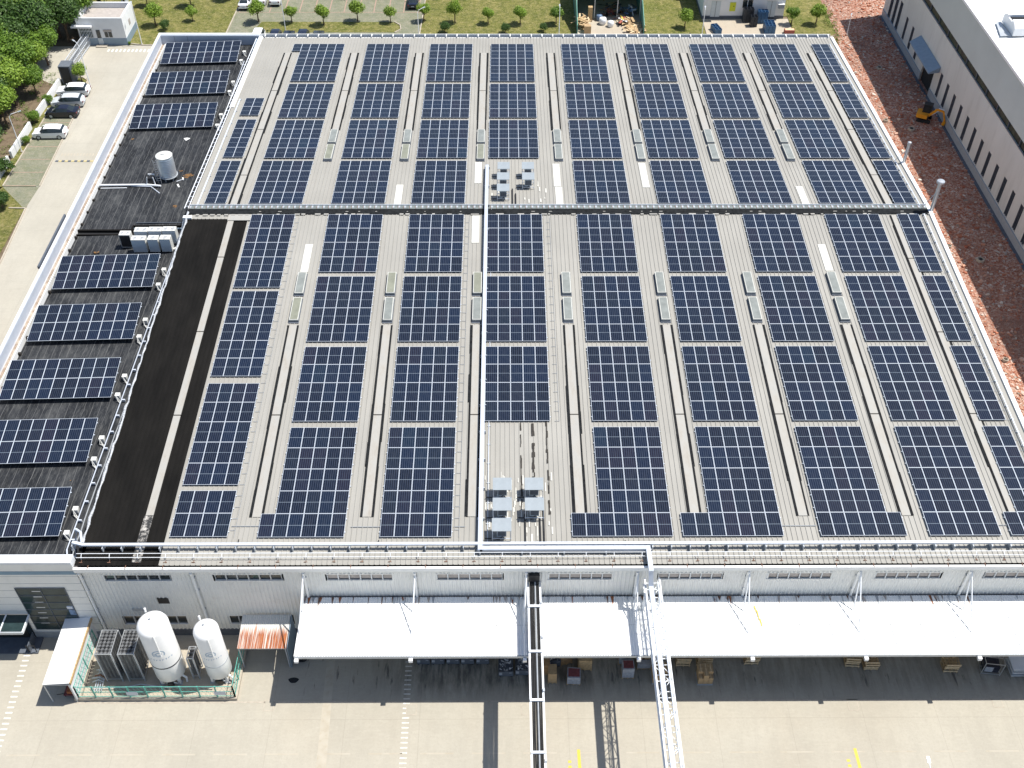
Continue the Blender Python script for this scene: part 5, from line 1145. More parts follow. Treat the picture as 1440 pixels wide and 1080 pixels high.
# ------------------------------------------------------------------ gas tanks and vaporisers in the fenced compound
def tank(x, y, r, z0, h, label, band):
    t = thing('gas_tank', (x, y, 0), label, 'tank', 'white gas tanks in the fenced compound')
    pr = [(r*.25, z0-.42), (r*.62, z0-.33), (r*.9, z0-.15), (r, z0+.05)]+([(r, z0+h*.28), (r*1.0, z0+h*.28)])+[(r, z0+h-.45), (r*.93, z0+h-.2), (r*.74, z0+h), (r*.42, z0+h+.14), (r*.06, z0+h+.18)]
    m = MB(); m.lathe(pr, 48, 'tankwhite', (x, y)); smooth_by_angle(m.build('shell', t), 60)
    if band: m = MB(); m.lathe([(r+.006, z0+h*.285), (r+.02, z0+h*.29), (r+.02, z0+h*.30), (r+.006, z0+h*.305)], 48, 'black' if band == 2 else 'galv', (x, y)); m.build('band', t)
    for k in range(4):
        a = .8+k*1.57; cx_, cy_ = x+math.cos(a)*r*.82, y+math.sin(a)*r*.82
        MB().bar((cx_, cy_, 0), (cx_, cy_, z0+.35), .22, .22, 'tankwhite').box(cx_-.22, cx_+.22, cy_-.22, cy_+.22, .0, .08, 'grey').build('leg', t)
    m = MB(); m.tube([(x-.1, y+.1, z0+h+.1), (x-.1, y+.1, z0+h+.3)], .09, 8, 'grey'); m.tube([(x-r*.6, y+r*.85, z0+h-.2), (x-r*.6, y+r*.9, z0+h+.15)], .09, 8, 'tankwhite'); m.build('nozzle', t)
    m = MB(); rr = random.Random(int(x*9))
    m.tube([(x+.35, y-r*.95, z0+h-.25), (x+.37, y-r*.99, z0+h-.6), (x+.37, y-r*.99, z0+h*.55)], .05, 6, 'tankwhite')
    for i in range(7): m.tube([(x+rr.uniform(-.6, .6), y-r*.7, z0-.1), (x+rr.uniform(-.7, .7), y-r*.8, z0-.5), (x+rr.uniform(-.8, .8), y-r*.6, .12)], .045, 6, rr.choice(['steel', 'galv', 'black']))
    m.box(x-.1, x+.35, y-r*.95, y-r*.7, z0-.75, z0-.3, 'black'); m.tube([(x+r*.7, y-.4, z0-.1), (x+r*1.05, y-.5, z0-.4), (x+r*1.05, y-.6, .1)], .09, 7, 'tankwhite'); m.build('valve_piping', t)
    # pale round emblem with a ring and a line of lettering on the shell, following its curve
    m = MB()
    def on(u, v): a = -P/2+.16+u/r; return (x+math.cos(a)*(r+.008), y+math.sin(a)*(r+.008), v)
    zc = z0+h*.60
    def ringp(r0, r1, a0, a1, n, mat):
        for i in range(n):
            t0, t1 = a0+(a1-a0)*i/n, a0+(a1-a0)*(i+1)/n
            m.add([on(r0*math.cos(t0), zc+r0*math.sin(t0)), on(r1*math.cos(t0), zc+r1*math.sin(t0)), on(r1*math.cos(t1), zc+r1*math.sin(t1)), on(r0*math.cos(t1), zc+r0*math.sin(t1))], [(0, 1, 2, 3)], mat)
    s = r/1.42*1.75
    ringp(.27*s, .34*s, -.6, 3.8, 16, 'emblem'); ringp(.10*s, .17*s, 0, 6.283, 14, 'emblem'); ringp(.20*s, .235*s, 2.6, 5.4, 8, 'emblem')
    m.build('emblem', t)
    m = MB()
    for i in range(8):
        u = (-.56+i*.16)*s
        m.add([on(u, zc-.52*s), on(u+.10*s, zc-.52*s), on(u+.10*s, zc-.485*s), on(u, zc-.485*s)], [(0, 1, 2, 3)], 'emblem'); 
        if i % 2 == 0: m.add([on(u, zc-.60*s), on(u+.035*s, zc-.60*s), on(u+.035*s, zc-.485*s), on(u, zc-.485*s)], [(0, 1, 2, 3)], 'emblem')
        else: m.add([on(u+.03*s, zc-.60*s), on(u+.065*s, zc-.60*s), on(u+.065*s, zc-.485*s), on(u+.03*s, zc-.485*s)], [(0, 1, 2, 3)], 'emblem')
    m.build('lettering', t)
    return t
M['tankwhite'] = simple('tank_white_enamel', (.84, .84, .83), .35, var=.03, spec=.5, dirt=((.55, .52, .46), .9, .66, .95)); M['emblem'] = simple('faded_blue_emblem', (.38, .48, .58), .6, var=.1)
tank(-8.6, -11.6, 1.22, .95, 6.9, 'larger white gas tank with a dark band and pale blue emblem', 2)
tank(-4.65, -11.6, 1.0, .95, 6.1, 'smaller white gas tank with pale blue emblem beside the rusty canopy', 1)
def vaporiser(x0, x1, y0, y1, h, nx, ny, label, z0=.45):
    t = thing('vaporiser', ((x0+x1)/2, (y0+y1)/2, 0), label, 'vaporiser', 'finned vaporisers in the fenced compound')
    for i in range(nx):
        for j in range(ny):
            x, y = x0+(i+.5)*(x1-x0)/nx, y0+(j+.5)*(y1-y0)/ny; r = min((x1-x0)/nx, (y1-y0)/ny)*.45; m = MB()
            for a in (P/4, 3*P/4, 0, P/2): m.bar((x-math.cos(a)*r, y-math.sin(a)*r, (z0+h)/2), (x+math.cos(a)*r, y+math.sin(a)*r, (z0+h)/2), .025, h-z0, 'fin')
            m.build('fin_column', t)
    m = MB()
    for z in (z0-.05, h+.02):
        for a, b in (((x0, y0), (x1, y0)), ((x1, y0), (x1, y1)), ((x1, y1), (x0, y1)), ((x0, y1), (x0, y0))): m.bar((*a, z), (*b, z), .055, .055, 'steel')
    m.build('frame', t)
    for x, y in ((x0, y0), (x1, y0), (x1, y1), (x0, y1)): MB().box(x-.05, x+.05, y-.05, y+.05, 0, h, 'galv').build('leg', t)
M['fin'] = simple('aluminium_fin_dull', (.27, .275, .28), .5, .35, .25, 2, dirt=((.32, .27, .2), 1, .6, .9))
vaporiser(-13.8, -12.55, -12.15, -9.95, 4.1, 4, 7, 'left one of the two tall square finned vaporisers beside the white shed')
vaporiser(-12.0, -10.75, -12.15, -9.95, 4.1, 4, 7, 'right one of the two tall finned vaporisers, next to the larger white tank')
vaporiser(-6.85, -6.35, -11.9, -10.8, 3.0, 2, 3, 'small narrow finned vaporiser standing between the two white tanks')
m = MB(); rr = random.Random(6)
for i in range(5): m.tube([(-14.9+rr.uniform(-.2, .2), -11.4-.25*i, .3+rr.uniform(0, .3)), (-14.3, -11.5-.22*i, .7), (-13.9, -11.7-.2*i, .5)], .05, 6, rr.choice(['steel', 'galv', 'rust']))
for i in range(4): m.tube([(-14.6+.2*i, -13.2, .3), (-14.5+.15*i, -11.0, .6)], .05, 6, rr.choice(['steel', 'wood_pale', 'galv']))
m.tube([(-14.9, -12.9, .35), (-12.2, -12.9, .35), (-11, -12.6, .35), (-9, -12.9, .4), (-5, -12.9, .4)], .05, 6, 'galv')
tag(m.build('manifold', at=(-14.5, -12, 0)), 'low manifold of steel pipes and valves at the left inside the fenced compound', 'pipework')
bs = MB(); bs.box(-16.0, -2.95, -13.9, -13.6, 0, .32, 'kerb').box(-3.3, -2.95, -13.6, -9.0, 0, .32, 'kerb').box(-15.8, -15.5, -13.6, -8.4, 0, .32, 'kerb'); tag(bs.build('compound_kerb', at=(-9, -13.7, 0)), 'low concrete kerb wall around the gas tank compound', 'kerb wall')
tag(MB().box(-15.5, -3.3, -13.6, -8.4, .0, .05, 'slab').build('tank_pad', at=(-9, -11, 0)), 'concrete pad under the gas tanks', 'pad')
fe = thing('compound_fence', (-9.5, -13.75, 0), 'sea green mesh fence around the gas tank compound', 'fence')
def fence(pts, h0=.32, h1=1.95, step=1.42):
    for a, b in zip(pts, pts[1:]):
        a, b = Vector((*a, 0)), Vector((*b, 0)); L = (b-a).length; n = max(1, round(L/step))
        for i in range(n+1): p = a.lerp(b, i/n); MB().box(p.x-.045, p.x+.045, p.y-.045, p.y+.045, h0, h1, 'green_paint').build('post', fe)
        m = MB()
        for z in (h0+.15, h1-.04, (h0+h1)/2): m.bar((a.x, a.y, z), (b.x, b.y, z), .045, .045, 'green_paint')
        m.build('rail', fe); m = MB(); d = (b-a)/L; k = .35; s = 0
        while s < L:
            p = a+d*s; q = a+d*min(L, s+.6); m.bar((p.x, p.y, h0+.15), (q.x, q.y, h1-.05), .01, .01, 'green_paint'); m.bar((q.x, q.y, h0+.15), (p.x, p.y, h1-.05), .01, .01, 'green_paint'); s += k
        m.build('mesh_panel', fe)
fence([(-15.65, -8.5), (-15.65, -13.75), (-3.1, -13.75), (-3.1, -9.1)])
for x, wd_ in ((-11.2, .9), (-4.2, .9)): tag(MB().box(x-wd_/2, x+wd_/2, -13.83, -13.80, .75, 1.25, 'duct_blue').build('notice_board', at=(x, -13.82, 1)), f"pale blue notice board on the green fence, {'left' if x < -8 else 'right'} one", 'sign')
# white shed roof at the left, with open front
sh = thing('white_shed', (-16.6, -11, 0), 'narrow white sheet-roofed shed left of the gas compound', 'shed')
m = MB(); 
for i in range(6): 
    y0_ = -14.0+i*1.02; m.add([(-17.75, y0_, 2.75), (-15.55, y0_, 2.95), (-15.55, y0_+1.0, 2.95), (-17.75, y0_+1.0, 2.75), (-17.75, y0_, 2.69), (-15.55, y0_, 2.89), (-15.55, y0_+1.0, 2.89), (-17.75, y0_+1.0, 2.69)], [(0, 1, 2, 3), (7, 6, 5, 4), (0, 4, 5, 1), (3, 2, 6, 7), (0, 3, 7, 4), (1, 5, 6, 2)], 'canopy_white')
m.box(-17.7, -15.6, -14.0, -7.95, 2.62, 2.69, 'galv'); m.build('roof', sh)
MB().box(-15.72, -15.66, -13.98, -8.0, .35, 2.7, 'stone').build('side_wall', sh); MB().box(-15.60, -15.50, -14.0, -8.0, 2.70, 2.98, 'wood').build('verge_board', sh)
for x, y in ((-17.7, -13.95), (-17.7, -11), (-17.7, -8.2), (-15.75, -13.95)): MB().box(x-.04, x+.04, y-.04, y+.04, 0, 2.7, 'galv').build('post', sh)
m = MB(); m.box(-16.9, -15.85, -13.6, -12.5, .35, .42, 'redgoods'); m.box(-16.6, -15.9, -13.5, -12.6, .42, .75, 'rust')
for dx in (-.9, -.1): m.box(-16.0+dx, -15.94+dx, -13.5, -13.4, 0, .4, 'black')
m.bar((-17.4, -13.6, .5), (-16.8, -13.5, .5), .05, .05, 'black'); tag(m.build('hand_cart', at=(-16.5, -13, 0)), 'red and black hand cart parked under the white shed roof', 'cart')
# rusty lean-to beside the long canopy
lt = thing('lean_to', (-1, -9.5, 0), 'small lean-to roof of ribbed sheet streaked with orange rust', 'canopy')
m = MB(); n = 24
for i in range(n):
    xa = -3.0+i*3.95/n; w_ = 3.95/n; prf = [(xa, 0), (xa+.04, .04), (xa+.08, .04), (xa+.11, 0), (xa+w_, 0)]
    m.add([(p[0], -11.0, 3.0+p[1]) for p in prf]+[(p[0], -8.0, 3.3+p[1]) for p in prf], [(j, j+1, 6+j, 5+j) for j in range(4)], 'ruststreak')
o = m.build('roof', lt)
for v_ in o.data.vertices: pass
o.location = (0, 0, 0)
for x in (-2.9, .85):
    MB().box(x-.04, x+.04, -10.9, -10.8, 0, 3.0, 'galv').build('post', lt)
MB().box(-2.95, .9, -10.95, -10.86, 2.85, 2.97, 'galv').build('beam', lt)
MB().add([(1.0, -8.0, 0.0), (1.0, -11.0, .0), (1.0, -11.0, 3.0), (1.0, -8.0, 3.35), (1.05, -8.0, 0), (1.05, -11.0, .0), (1.05, -11.0, 3.0), (1.05, -8.0, 3.35)], [(0, 1, 2, 3), (7, 6, 5, 4), (0, 4, 5, 1), (1, 5, 6, 2), (2, 6, 7, 3), (3, 7, 4, 0)], 'bluegrey').build('side_panel', lt)
m = MB(); 
for k_ in range(3): m.lathe([(.50, .02+.24*k_), (.52, .08+.24*k_), (.52, .18+.24*k_), (.50, .23+.24*k_), (.27, .22+.24*k_), (.27, .03+.24*k_)], 24, 'rubber', (1.7, -10.6)) if k_ == 0 else None
t_ = thing('tyre', (1.75, -10.3, 0), 'black tyre leaning at the left end of the loading canopy', 'tyre'); m = MB()
R_ = [(.24, -.11), (.50, -.12), (.54, 0), (.50, .12), (.24, .11)]; n = 24; vs = [(1.75+math.cos(6.283*k/n)*r_, -10.35+d*1.0, .55+math.sin(6.283*k/n)*r_) for k in range(n) for r_, d in R_]
m.add(vs, [(k*5+j, k*5+j+1, ((k+1) % n)*5+j+1, ((k+1) % n)*5+j) for k in range(n) for j in range(4)], 'rubber'); m.build('tread', t_); MB().box(1.7, 1.8, -10.37, -10.33, .3, .8, 'grey').build('hub', t_)
m = MB(); m.add([(1.3+.42*math.cos(a)*(1+.15*math.sin(3*a)), -12.1+.26*math.sin(a), .004) for a in [i*.3927 for i in range(16)]], [tuple(range(16))], 'dark'); tag(m.build('oil_stain'), kind='structure')

# ------------------------------------------------------------------ goods under the canopy
def pallet_stack(x, y, n, label, rz_=0, frame=True, top=None):
    t = thing('pallet_stack', (x, y, 0), label, 'pallets', 'stacks of wooden pallets under the canopy', rz_); rr = random.Random(int(x*7))
    for k in range(n):
        z = k*.30; m = MB(); dx, dy = rr.uniform(-.05, .05), rr.uniform(-.05, .05)
        for sx_ in (-.55, 0, .5): m.box(sx_+dx, sx_+.08+dx, -.5+dy, .5+dy, z, z+.10, 'wood')
        for j in range(4): m.box(-.58+dx, .60+dx, -.5+dy+j*.31, -.42+dy+j*.31, z+.10, z+.13, 'wood'); 
        for j in (0, 3): m.box(-.58+dx, .60+dx, -.5+dy+j*.31, -.46+dy+j*.31, z+.13, z+.28, 'wood_pale')
        o = m.build('pallet'); o.parent = t
    return t
def goods(name, x, y, sx_, sy_, h, mat, label, cat, pal=True, rz_=0, lid=None, skirt=None, group='wrapped and boxed goods under the canopy'):
    t = thing(name, (x, y, 0), label, cat, group, rz_)
    if pal:
        m = MB()
        for a in (-sx_/2, -.05, sx_/2-.1): m.box(a, a+.1, -sy_/2, sy_/2, 0, .12, 'wood')
        m.box(-sx_/2, sx_/2, -sy_/2, sy_/2, .12, .145, 'wood'); m.build('pallet').parent = t
    z0 = .15 if pal else .02
    m = MB(); N = 5; rr = random.Random(int(x*13)); 
    m.box(-sx_/2+.03, sx_/2-.03, -sy_/2+.03, sy_/2-.03, z0, z0+h, mat); m.build('load').parent = t
    if lid: m = MB(); m.box(-sx_/2+.1, sx_/2-.1, -sy_/2+.14, sy_/2-.12, z0+h, z0+h+.03, lid); m.build('top_sheet').parent = t
    if skirt: m = MB(); m.box(-sx_/2+.02, sx_/2-.02, -sy_/2+.01, -sy_/2+.029, z0, z0+h*.55, skirt); m.build('wrap').parent = t
    return t
def skip(x, y, w_, d, h, label, scrap, rz_=0):
    t = thing('scrap_bin', (x, y, 0), label, 'scrap bin', 'dark steel scrap bins under the canopy', rz_)
    m = MB(); m.box(-w_/2, w_/2, -d/2, -d/2+.04, .12, h, 'slate'); m.box(-w_/2, w_/2, d/2-.04, d/2, .12, h, 'slate'); m.box(-w_/2, -w_/2+.04, -d/2+.04, d/2-.04, .12, h, 'slate'); m.box(w_/2-.04, w_/2, -d/2+.04, d/2-.04, .12, h, 'slate'); m.box(-w_/2+.04, w_/2-.04, -d/2+.04, d/2-.04, .12, .16, 'slate'); m.build('bin').parent = t
    for sx_ in (-w_/2+.1, w_/2-.2): MB().box(sx_, sx_+.1, -d/2, d/2, 0, .12, 'black').build('skid').parent = t
    MB().box(-w_/2+.06, -w_/2+.30, -d/2-.012, -d/2-.002, h-.45, h-.12, 'wrap').box(w_/2-.34, w_/2-.1, -d/2-.012, -d/2-.002, h-.22, h-.14, 'wrap').build('bin_label').parent = t
    m = MB(); rr = random.Random(int(x*31)); n = 46 if scrap else 20
    for _ in range(n):
        a = rr.uniform(0, 3.14); L = rr.uniform(.06, .2); px, py, pz = rr.uniform(-w_/2+.15, w_/2-.15), rr.uniform(-d/2+.15, d/2-.12), h-.12+rr.uniform(-.1, .12)
        m.bar((px-L*math.cos(a), py-L*math.sin(a), pz), (px+L*math.cos(a), py+L*math.sin(a), pz+rr.uniform(-.1, .1)), rr.uniform(.03, .12), .02, rr.choice(['silver', 'grey', 'bag', 'slate', 'slate']))
    m.box(-w_/2+.05, w_/2-.05, -d/2+.05, d/2-.05, h-.3, h-.2, 'slate'); o = m.build('scrap_metal'); o.parent = t; o['kind'] = 'stuff'
for k, (x, lb) in enumerate([(11.85, 'leftmost of the five bins in the row'), (13.05, 'second from left in the row of five'), (14.3, 'middle one of the row of five'), (15.5, 'fourth from left in the row of five'), (16.75, 'rightmost of the row of five')]): skip(x, -10.25, 1.08, .95, .85, f'dark steel scrap bin under the canopy edge, {lb}', True)
skip(18.65, -11.2, 1.2, 1.35, .8, 'large dark bin of shiny metal scrap left of the pipe rack, fuller one', True, .02)
skip(20.05, -11.1, 1.2, 1.35, .8, 'large dark bin of metal scrap nearest the pipe rack', True, -.02)
skip(22.6, -10.4, 1.15, 1.1, .9, 'dark bin of scrap just right of the pipe rack', True, .05)
goods('wooden_crate', 21.9, -11.2, .75, 1.1, 1.3, 'card2', 'brown crate half hidden behind the pipe rack', 'crate')
goods('carton_stack', 22.45, -12.0, .75, 1.0, 1.25, 'card', 'tall brown carton stack right of the pipe rack, in front of the scrap bin', 'cartons')
goods('bulk_load', 23.55, -10.3, 1.05, 1.0, 1.2, 'card2', 'rust-brown lumpy sack load second right of the pipe rack', 'sacks', rz_=.3)
goods('wooden_crate', 25.2, -10.7, 1.15, 1.25, 1.3, 'wood', 'large plywood crate behind the red-topped pallet', 'crate', rz_=-.05)
goods('wrapped_pallet', 24.2, -12.15, 1.12, 1.0, .95, 'wrap', 'grey wrapped pallet load with dark red top, nearest the pipe rack', 'pallet load', lid='redgoods', skirt='wrap', rz_=-.05)
goods('wrapped_pallet', 28.5, -10.35, 1.0, .95, 1.2, 'wrap', 'wrapped pallet with dark red top, rear one of the pair by the bridge', 'pallet load', lid='redgoods')
goods('wrapped_pallet', 28.65, -11.6, 1.0, .95, 1.25, 'wrap', 'wrapped pallet with dark red top, front one of the pair by the bridge', 'pallet load', lid='redgoods', skirt='wrap')
for dx, lb in ((0, 'left'), (.58, 'right')): goods('carton_stack', 29.75+dx, -10.35, .5, .85, .95, 'card2' if dx == 0 else 'card', f'{lb} brown carton of the pair on the grey sheeted pallet', 'cartons', pal=False)
goods('sheeted_pallet', 30.05, -11.0, 1.15, .5, .62, 'wrap', 'grey plastic sheeted pallet in front of the two brown cartons', 'pallet load')
def cartons(x, y, nx, ny, nz, label):
    t = thing('carton_pallet', (x, y, 0), label, 'cartons', 'wrapped and boxed goods under the canopy')
    m = MB(); m.box(-nx*.21, nx*.21, -ny*.2, ny*.2, .0, .14, 'grey'); m.build('pallet').parent = t; rr = random.Random(1)
    for i in range(nx):
        for j in range(ny):
            for k in range(nz):
                if k == nz-1 and j == 0 and i in (0, nx-1): continue
                o = MB().box(-nx*.2+i*.4+.01, -nx*.2+i*.4+.39, -ny*.19+j*.38+.01, -ny*.19+j*.38+.37, .14+k*.42+.005, .14+k*.42+.415, 'card').box(-nx*.2+i*.4+.17, -nx*.2+i*.4+.23, -ny*.19+j*.38+.005, -ny*.19+j*.38+.375, .14+k*.42+.41, .14+k*.42+.419, 'wood_pale').build('carton'); o.parent = t
cartons(34.9, -12.1, 3, 3, 3, 'block of stacked brown cartons on a pallet right of the truss bridge')
cartons(31.2, -12.0, 3, 3, 3, 'block of stacked brown cartons partly hidden behind the truss bridge')
for k, (x, y, n) in enumerate([(33.3, -10.5, 4), (35.05, -10.5, 4), (39.0, -10.35, 4), (47.3, -10.6, 4), (48.75, -10.9, 4), (55.3, -11.1, 4)]):
    pallet_stack(x, y, n, ['stack of wooden pallets beside the truss bridge, leftmost', 'stack of wooden pallets behind the free-standing carton block', 'lone stack of wooden pallets right of the carton block', 'left one of the two close stacks of wooden pallets', 'right one of the two close stacks of wooden pallets', 'stack of wooden pallets left of the steel cage'][k], rnd.uniform(-.08, .08))
cg = thing('steel_cage', (58.6, -11.2, 0), 'open steel frame cage with dark blue cloth load under the canopy', 'cage', rz=-.12); m = MB()
for x_ in (-.75, .75):
    for y_ in (-.65, .65): m.bar((x_, y_, 0), (x_, y_, 1.6), .06, .06, 'steel')
m.build('post').parent = cg; m = MB()
for z in (.15, 1.6):
    for a, b in (((-.75, -.65), (.75, -.65)), ((.75, -.65), (.75, .65)), ((.75, .65), (-.75, .65)), ((-.75, .65), (-.75, -.65)), ((-.75, 0), (.75, 0))): m.bar((*a, z), (*b, z), .05, .05, 'steel')
m.build('frame').parent = cg; MB().box(-.6, .6, -.5, .5, .2, .95, 'cardark').build('load').parent = cg; MB().box(-.55, .1, -.53, -.505, .25, .9, 'wrap').build('front_sheet').parent = cg
sl = thing('sheet_stack', (61.4, -11.3, 0), 'stack of pale grey metal sheets under the canopy at the right edge', 'sheet stack'); rr = random.Random(4)
for k in range(7): MB().box(-1.2+rr.uniform(-.08, .08), 1.3, -.7+rr.uniform(-.08, .08), .7+rr.uniform(-.1, .3), .1+k*.13, .2+k*.13, rr.choice(['galv', 'stone', 'galv', 'wood_pale'])).build('metal_sheet').parent = sl
goods('wooden_crate', 61.7, -12.5, .7, .7, .7, 'wood', 'small plywood box at the right edge in front of the sheet stack', 'crate', rz_=.4)
for k in range(9):
    x = 45.5+k*2.15; tag(MB().lathe([(.07, 0), (.07, .85), (.02, .9)], 10, 'yellow', (x, -9.75)).build('bollard', at=(x, -9.75, 0)), f'short yellow post in the dark behind the pallets, {ORD[k]} from the left', 'bollard', 'yellow posts along the wall')
for k, x in enumerate((50.5, 53.0, 56.3, 57.7, 37.4)): goods('rack_part', x, -9.2, 1.3, .8, .5, 'oxide', f"reddish goods by the wall under the canopy, {['leftmost of the right group', 'second of the right group', 'third of the right group', 'rightmost one', 'single one left of the yellow posts'][k]}", 'goods')
# ------------------------------------------------------------------ excavator
ex = thing('excavator', (78.2, 76.2, 0), 'small orange excavator working on the brick rubble beside the warehouse', 'excavator', rz=-.45)
def lp(o, n_): o.parent = ex; return o
for s in (-1, 1):
    m = MB(); pr = [(-.95, .12), (-.8, .0), (.8, 0), (.95, .12), (.95, .3), (.8, .46), (-.8, .46), (-.95, .3)]
    ya, yb = s*.72-.17, s*.72+.17; m.add([(p[0], ya, p[1]) for p in pr]+[(p[0], yb, p[1]) for p in pr], [tuple(range(8)), tuple(reversed(range(8, 16)))]+[(i, 8+i, 8+(i+1) % 8, (i+1) % 8) for i in range(8)], 'rubber'); lp(m.build('track'), 0)
lp(MB().box(-.55, .55, -.5, .5, .3, .62, 'black').build('undercarriage'), 0)
m = MB(); m.prism([(-1.15, -.65), (-.95, -.85), (.35, -.85), (.45, .85), (-.95, .85), (-1.15, .65)], .64, 1.22, 'orange'); lp(m.build('house'), 0)
lp(MB().box(-1.17, -.9, -.4, .4, .75, 1.1, 'black').build('engine_grille'), 0)
m = MB(); m.prism([(-.45, -.1), (.55, -.1), (.65, .8), (-.45, .8)], 1.23, 2.35, 'glass'); cab = lp(m.build('cab'), 0)
m = MB(); m.box(-.5, .7, -.14, .84, 2.36, 2.43, 'black')
for x, y in ((-.47, -.12), (.57, -.12), (-.47, .8), (.64, .8)): m.box(x-.04, x+.04, y-.04, y+.04, 1.2, 2.37, 'black')
m.build('cab_frame').parent = cab
m = MB(); m.bar((.45, -.35, 1.0), (1.4, -.35, 2.2), .2, .3, 'orange'); m.bar((1.4, -.35, 2.2), (2.3, -.35, 2.05), .18, .26, 'orange'); lp(m.build('boom'), 0)
m = MB(); m.bar((2.25, -.35, 2.1), (2.75, -.35, .7), .16, .22, 'orange'); lp(m.build('arm'), 0); m = MB(); m.bar((.8, -.35, 1.2), (1.6, -.35, 2.0), .09, .09, 'silver'); m.bar((1.5, -.35, 2.4), (2.3, -.35, 2.3), .09, .09, 'silver'); lp(m.build('hydraulic_ram'), 0)
m = MB(); m.add([(2.6, -.6, .75), (2.6, -.1, .75), (2.95, -.1, .6), (2.95, -.6, .6), (2.45, -.6, .2), (2.45, -.1, .2), (2.8, -.1, .05), (2.8, -.6, .05)], [(0, 1, 2, 3), (4, 7, 6, 5), (0, 4, 5, 1), (3, 2, 6, 7), (0, 3, 7, 4), (1, 5, 6, 2)], 'orange'); lp(m.build('bucket'), 0)
# ------------------------------------------------------------------ scrap shed behind the hall
S = thing('scrap_shed', (35.6, 110, 0), 'open-fronted green scrap shed full of wood and sacks behind the hall', 'shed')
sx0, sx1 = 30.25, 40.85
for x, a in ((sx0, 'left'), (sx1, 'right')): MB().add([(x, 102.4, 0), (x, 116, 0), (x, 116, 4.2), (x, 108, 3.9), (x, 102.4, 1.6), (x+.1, 102.4, 0), (x+.1, 116, 0), (x+.1, 116, 4.2), (x+.1, 108, 3.9), (x+.1, 102.4, 1.6)], [(0, 1, 2, 3, 4), (9, 8, 7, 6, 5), (0, 4, 9, 5), (4, 3, 8, 9), (3, 2, 7, 8)], 'green_sheet').build('side_wall', S)
MB().box(sx0+.1, sx1, 115.9, 116, 0, 4.2, 'green_sheet').build('back_wall', S)
MB().add([(sx0-.1, 108.0, 4.4), (sx1+.2, 108, 4.4), (sx1+.2, 116.2, 4.6), (sx0-.1, 116.2, 4.6), (sx0-.1, 108.0, 4.46), (sx1+.2, 108, 4.46), (sx1+.2, 116.2, 4.66), (sx0-.1, 116.2, 4.66)], [(3, 2, 1, 0), (4, 5, 6, 7), (0, 1, 5, 4), (2, 3, 7, 6)], 'green_sheet').build('roof', S)
for x in (sx0+.2, 33.35, 37.05, sx1-.1): MB().box(x-.06, x+.06, 108, 108.12, 0, 4.4, 'galv').build('post', S)
def planks(x, y, r, n, seed, label, z=.03, mats=('wood_pale', 'wood', 'card'), name='plank_pile', hmax=.7):
    rr = random.Random(seed); m = MB()
    for _ in range(n):
        a = rr.uniform(0, 3.14); L = rr.uniform(.25, .9); px, py = x+rr.gauss(0, r*.45), y+rr.gauss(0, r*.6); pz = z+rr.uniform(.05, hmax)
        m.bar((px-L*math.cos(a), py-L*math.sin(a), pz), (px+L*math.cos(a), py+L*math.sin(a), pz+rr.uniform(-.15, .25)), rr.uniform(.1, .4), .03, rr.choice(mats))
    tag(m.build(name, at=(x, y, 0)), label, 'scrap wood', kind='stuff')
planks(31.35, 105.2, 1.2, 75, 1, 'tangled pale planks and frames piled at the left wall of the scrap shed', hmax=1.3)
planks(39.5, 104.3, 1.4, 130, 2, 'scattered boards and flattened cartons along the right wall of the scrap shed', hmax=.45)
planks(39.0, 106.6, .8, 26, 3, 'small heap of broken boards deeper at the right of the scrap shed')
planks(36.5, 110.5, 2.2, 60, 5, 'dark rubbish heap in the back of the scrap shed', mats=('card2', 'slate', 'oxide', 'black'), hmax=1.0)
planks(39.3, 109.5, .9, 30, 6, 'blue plastic and dark rubbish at the back right of the shed', mats=('tarp', 'bag', 'tarp', 'slate'), hmax=1.2)
t = goods('carton_stack', 31.95, 102.95, 1.15, .8, 1.3, 'card', 'square stack of tan cartons at the mouth of the scrap shed', 'cartons', pal=False, group='boxes in the scrap shed')
t = goods('carton_stack', 32.6, 107.3, .75, .75, 2.4, 'wood', 'tall tan carton column inside the scrap shed', 'cartons', pal=False, group='boxes in the scrap shed')
def bag(x, y, s, label, mat='bag'):
    m = MB(); m.lathe([(.42*s, 0), (.52*s, .25*s), (.55*s, .6*s), (.48*s, .85*s), (.3*s, .95*s), (.05, .98*s)], 12, mat, (x, y)); o = m.build('bulk_bag', at=(x, y, 0)); smooth_by_angle(o, 80); rr = random.Random(int(x*10))
    for v_ in o.data.vertices: v_.co += Vector((rr.uniform(-.05, .05),)*2+(rr.uniform(-.05, .05),))*s
    tag(o, label, 'bag', 'bulk bags in the scrap shed')
bag(34.6, 106.2, 1.15, 'left white bulk bag on the shed floor'); bag(35.8, 105.3, 1.0, 'right white bulk bag on the shed floor'); bag(34.1, 107.6, 1.0, 'blue-grey bulk bag beside the shed post', 'tarp')
bb = thing('rubble_tub', (37.6, 106.3, 0), 'black tub heaped with waste beside the right shed post', 'tub'); MB().prism([(37.1, 105.7), (38.3, 105.9), (38.2, 106.9), (37.2, 106.8)], .02, .7, 'black').build('tub', bb); planks(37.75, 106.35, .4, 16, 9, 'waste heaped in the black tub by the right shed post', z=.5, mats=('card', 'yellow', 'bag', 'oxide'), hmax=.4)
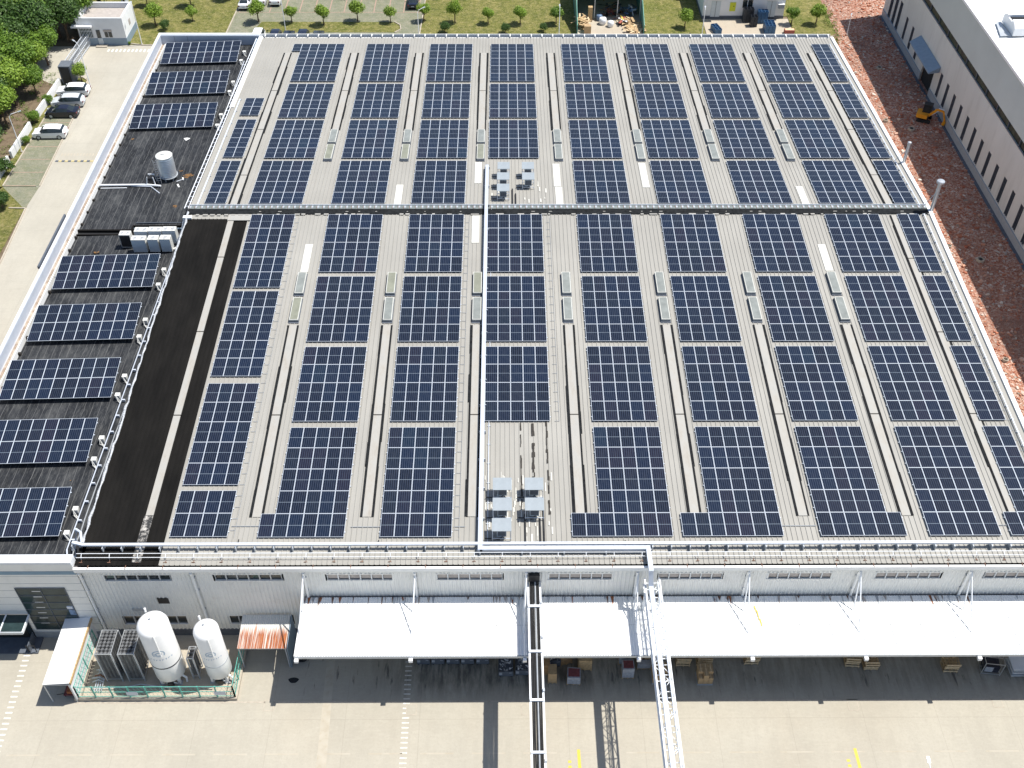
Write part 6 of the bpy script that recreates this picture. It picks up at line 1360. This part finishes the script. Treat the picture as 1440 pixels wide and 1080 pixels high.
# ------------------------------------------------------------------ white building behind
Wb = thing('white_building', (57.5, 111, 0), 'white rendered building with yellow sign behind the hall', 'building')
MB().box(50.95, 64.2, 108.2, 124, .5, 6.2, 'stone').build('wall', Wb); MB().box(50.9, 64.25, 108.15, 124, 0, .5, 'slate').build('plinth', Wb)
for x in (53.0, 62.0):
    MB().box(x-.75, x+.75, 108.12, 108.19, .35, 2.95, 'hvac_side').box(x-.03, x+.03, 108.10, 108.12, .35, 2.95, 'slate').build('door', Wb); MB().box(x-.95, x+1.0, 107.3, 108.2, 3.55, 3.65, 'stone').box(x-.9, x+.95, 108.14, 108.19, 3.66, 3.95, 'black').build('door_awning', Wb)
w_ = MB().box(57.3, 58.9, 108.12, 108.18, 1.9, 3.4, 'glass').build('window', Wb); MB().box(58.03, 58.12, 108.09, 108.12, 1.9, 3.4, 'stone').build('mullion', w_)
ys_ = thing('yellow_sign', (55.75, 108.1, 2.1), 'bright yellow rectangular sign with small black symbol on the white wall', 'sign'); MB().box(55.25, 56.2, 108.10, 108.19, 1.3, 2.75, 'yellow_sign').build('board', ys_); MB().add([(55.78, 108.09, 2.05), (56.02, 108.09, 2.05), (55.90, 108.09, 2.3)], [(0, 1, 2)], 'black').build('symbol', ys_)
ac = thing('wall_condenser', (63.6, 108, 1.8), 'grey wall-mounted air conditioner at the right corner of the white building', 'air conditioner'); MB().box(63.1, 63.95, 107.75, 108.14, 1.9, 2.5, 'grey').build('casing', ac); MB().box(63.0, 64.05, 107.7, 108.14, 2.5, 2.6, 'white').build('cover', ac)
def crates(x, y, nx, ny, nz, mat, label, rz_=0, s=.55):
    t = thing('crate_stack', (x, y, 0), label, 'crates', 'plastic crate stacks in front of the white building', rz_)
    for i in range(nx):
        for j in range(ny):
            for k in range(nz):
                m = MB(); a, b, z = (i-nx/2)*s, (j-ny/2)*s, .05+k*.28
                m.box(a+.02, a+s-.02, b+.02, b+.05, z, z+.25, mat); m.box(a+.02, a+s-.02, b+s-.05, b+s-.02, z, z+.25, mat); m.box(a+.02, a+.05, b+.05, b+s-.05, z, z+.25, mat); m.box(a+s-.05, a+s-.02, b+.05, b+s-.05, z, z+.25, mat); m.box(a+.05, a+s-.05, b+.05, b+s-.05, z, z+.03, mat)
                if k == nz-1: m.box(a+.12, a+s-.12, b+.15, b+.2, z+.1, z+.14, 'grey' if mat == 'darkpl' else 'duct_blue')
                m.build('crate').parent = t
crates(58.2, 107.2, 3, 2, 8, 'darkpl', 'tall black crate stack against the white wall under the window')
crates(58.9, 105.6, 2, 2, 6, 'darkpl', 'black crate stack standing in front of the tallest one')
crates(60.5, 106.9, 3, 2, 7, 'bluepl', 'tall dark blue crate stack beside the right door')
crates(61.1, 103.7, 3, 4, 5, 'bluepl', 'low wide blue crate stack just behind the rear eave')
crates(52.6, 103.6, 2, 4, 3, 'bluepl', 'small blue crate stack at the left of the white building yard', .25)
t = goods('brick_pallet', 64.2, 102.9, 1.6, .9, .55, 'oxide', 'pallet of orange-red goods behind the rear eave at the right', 'pallet load', group='boxes behind the hall', lid='wood_pale')
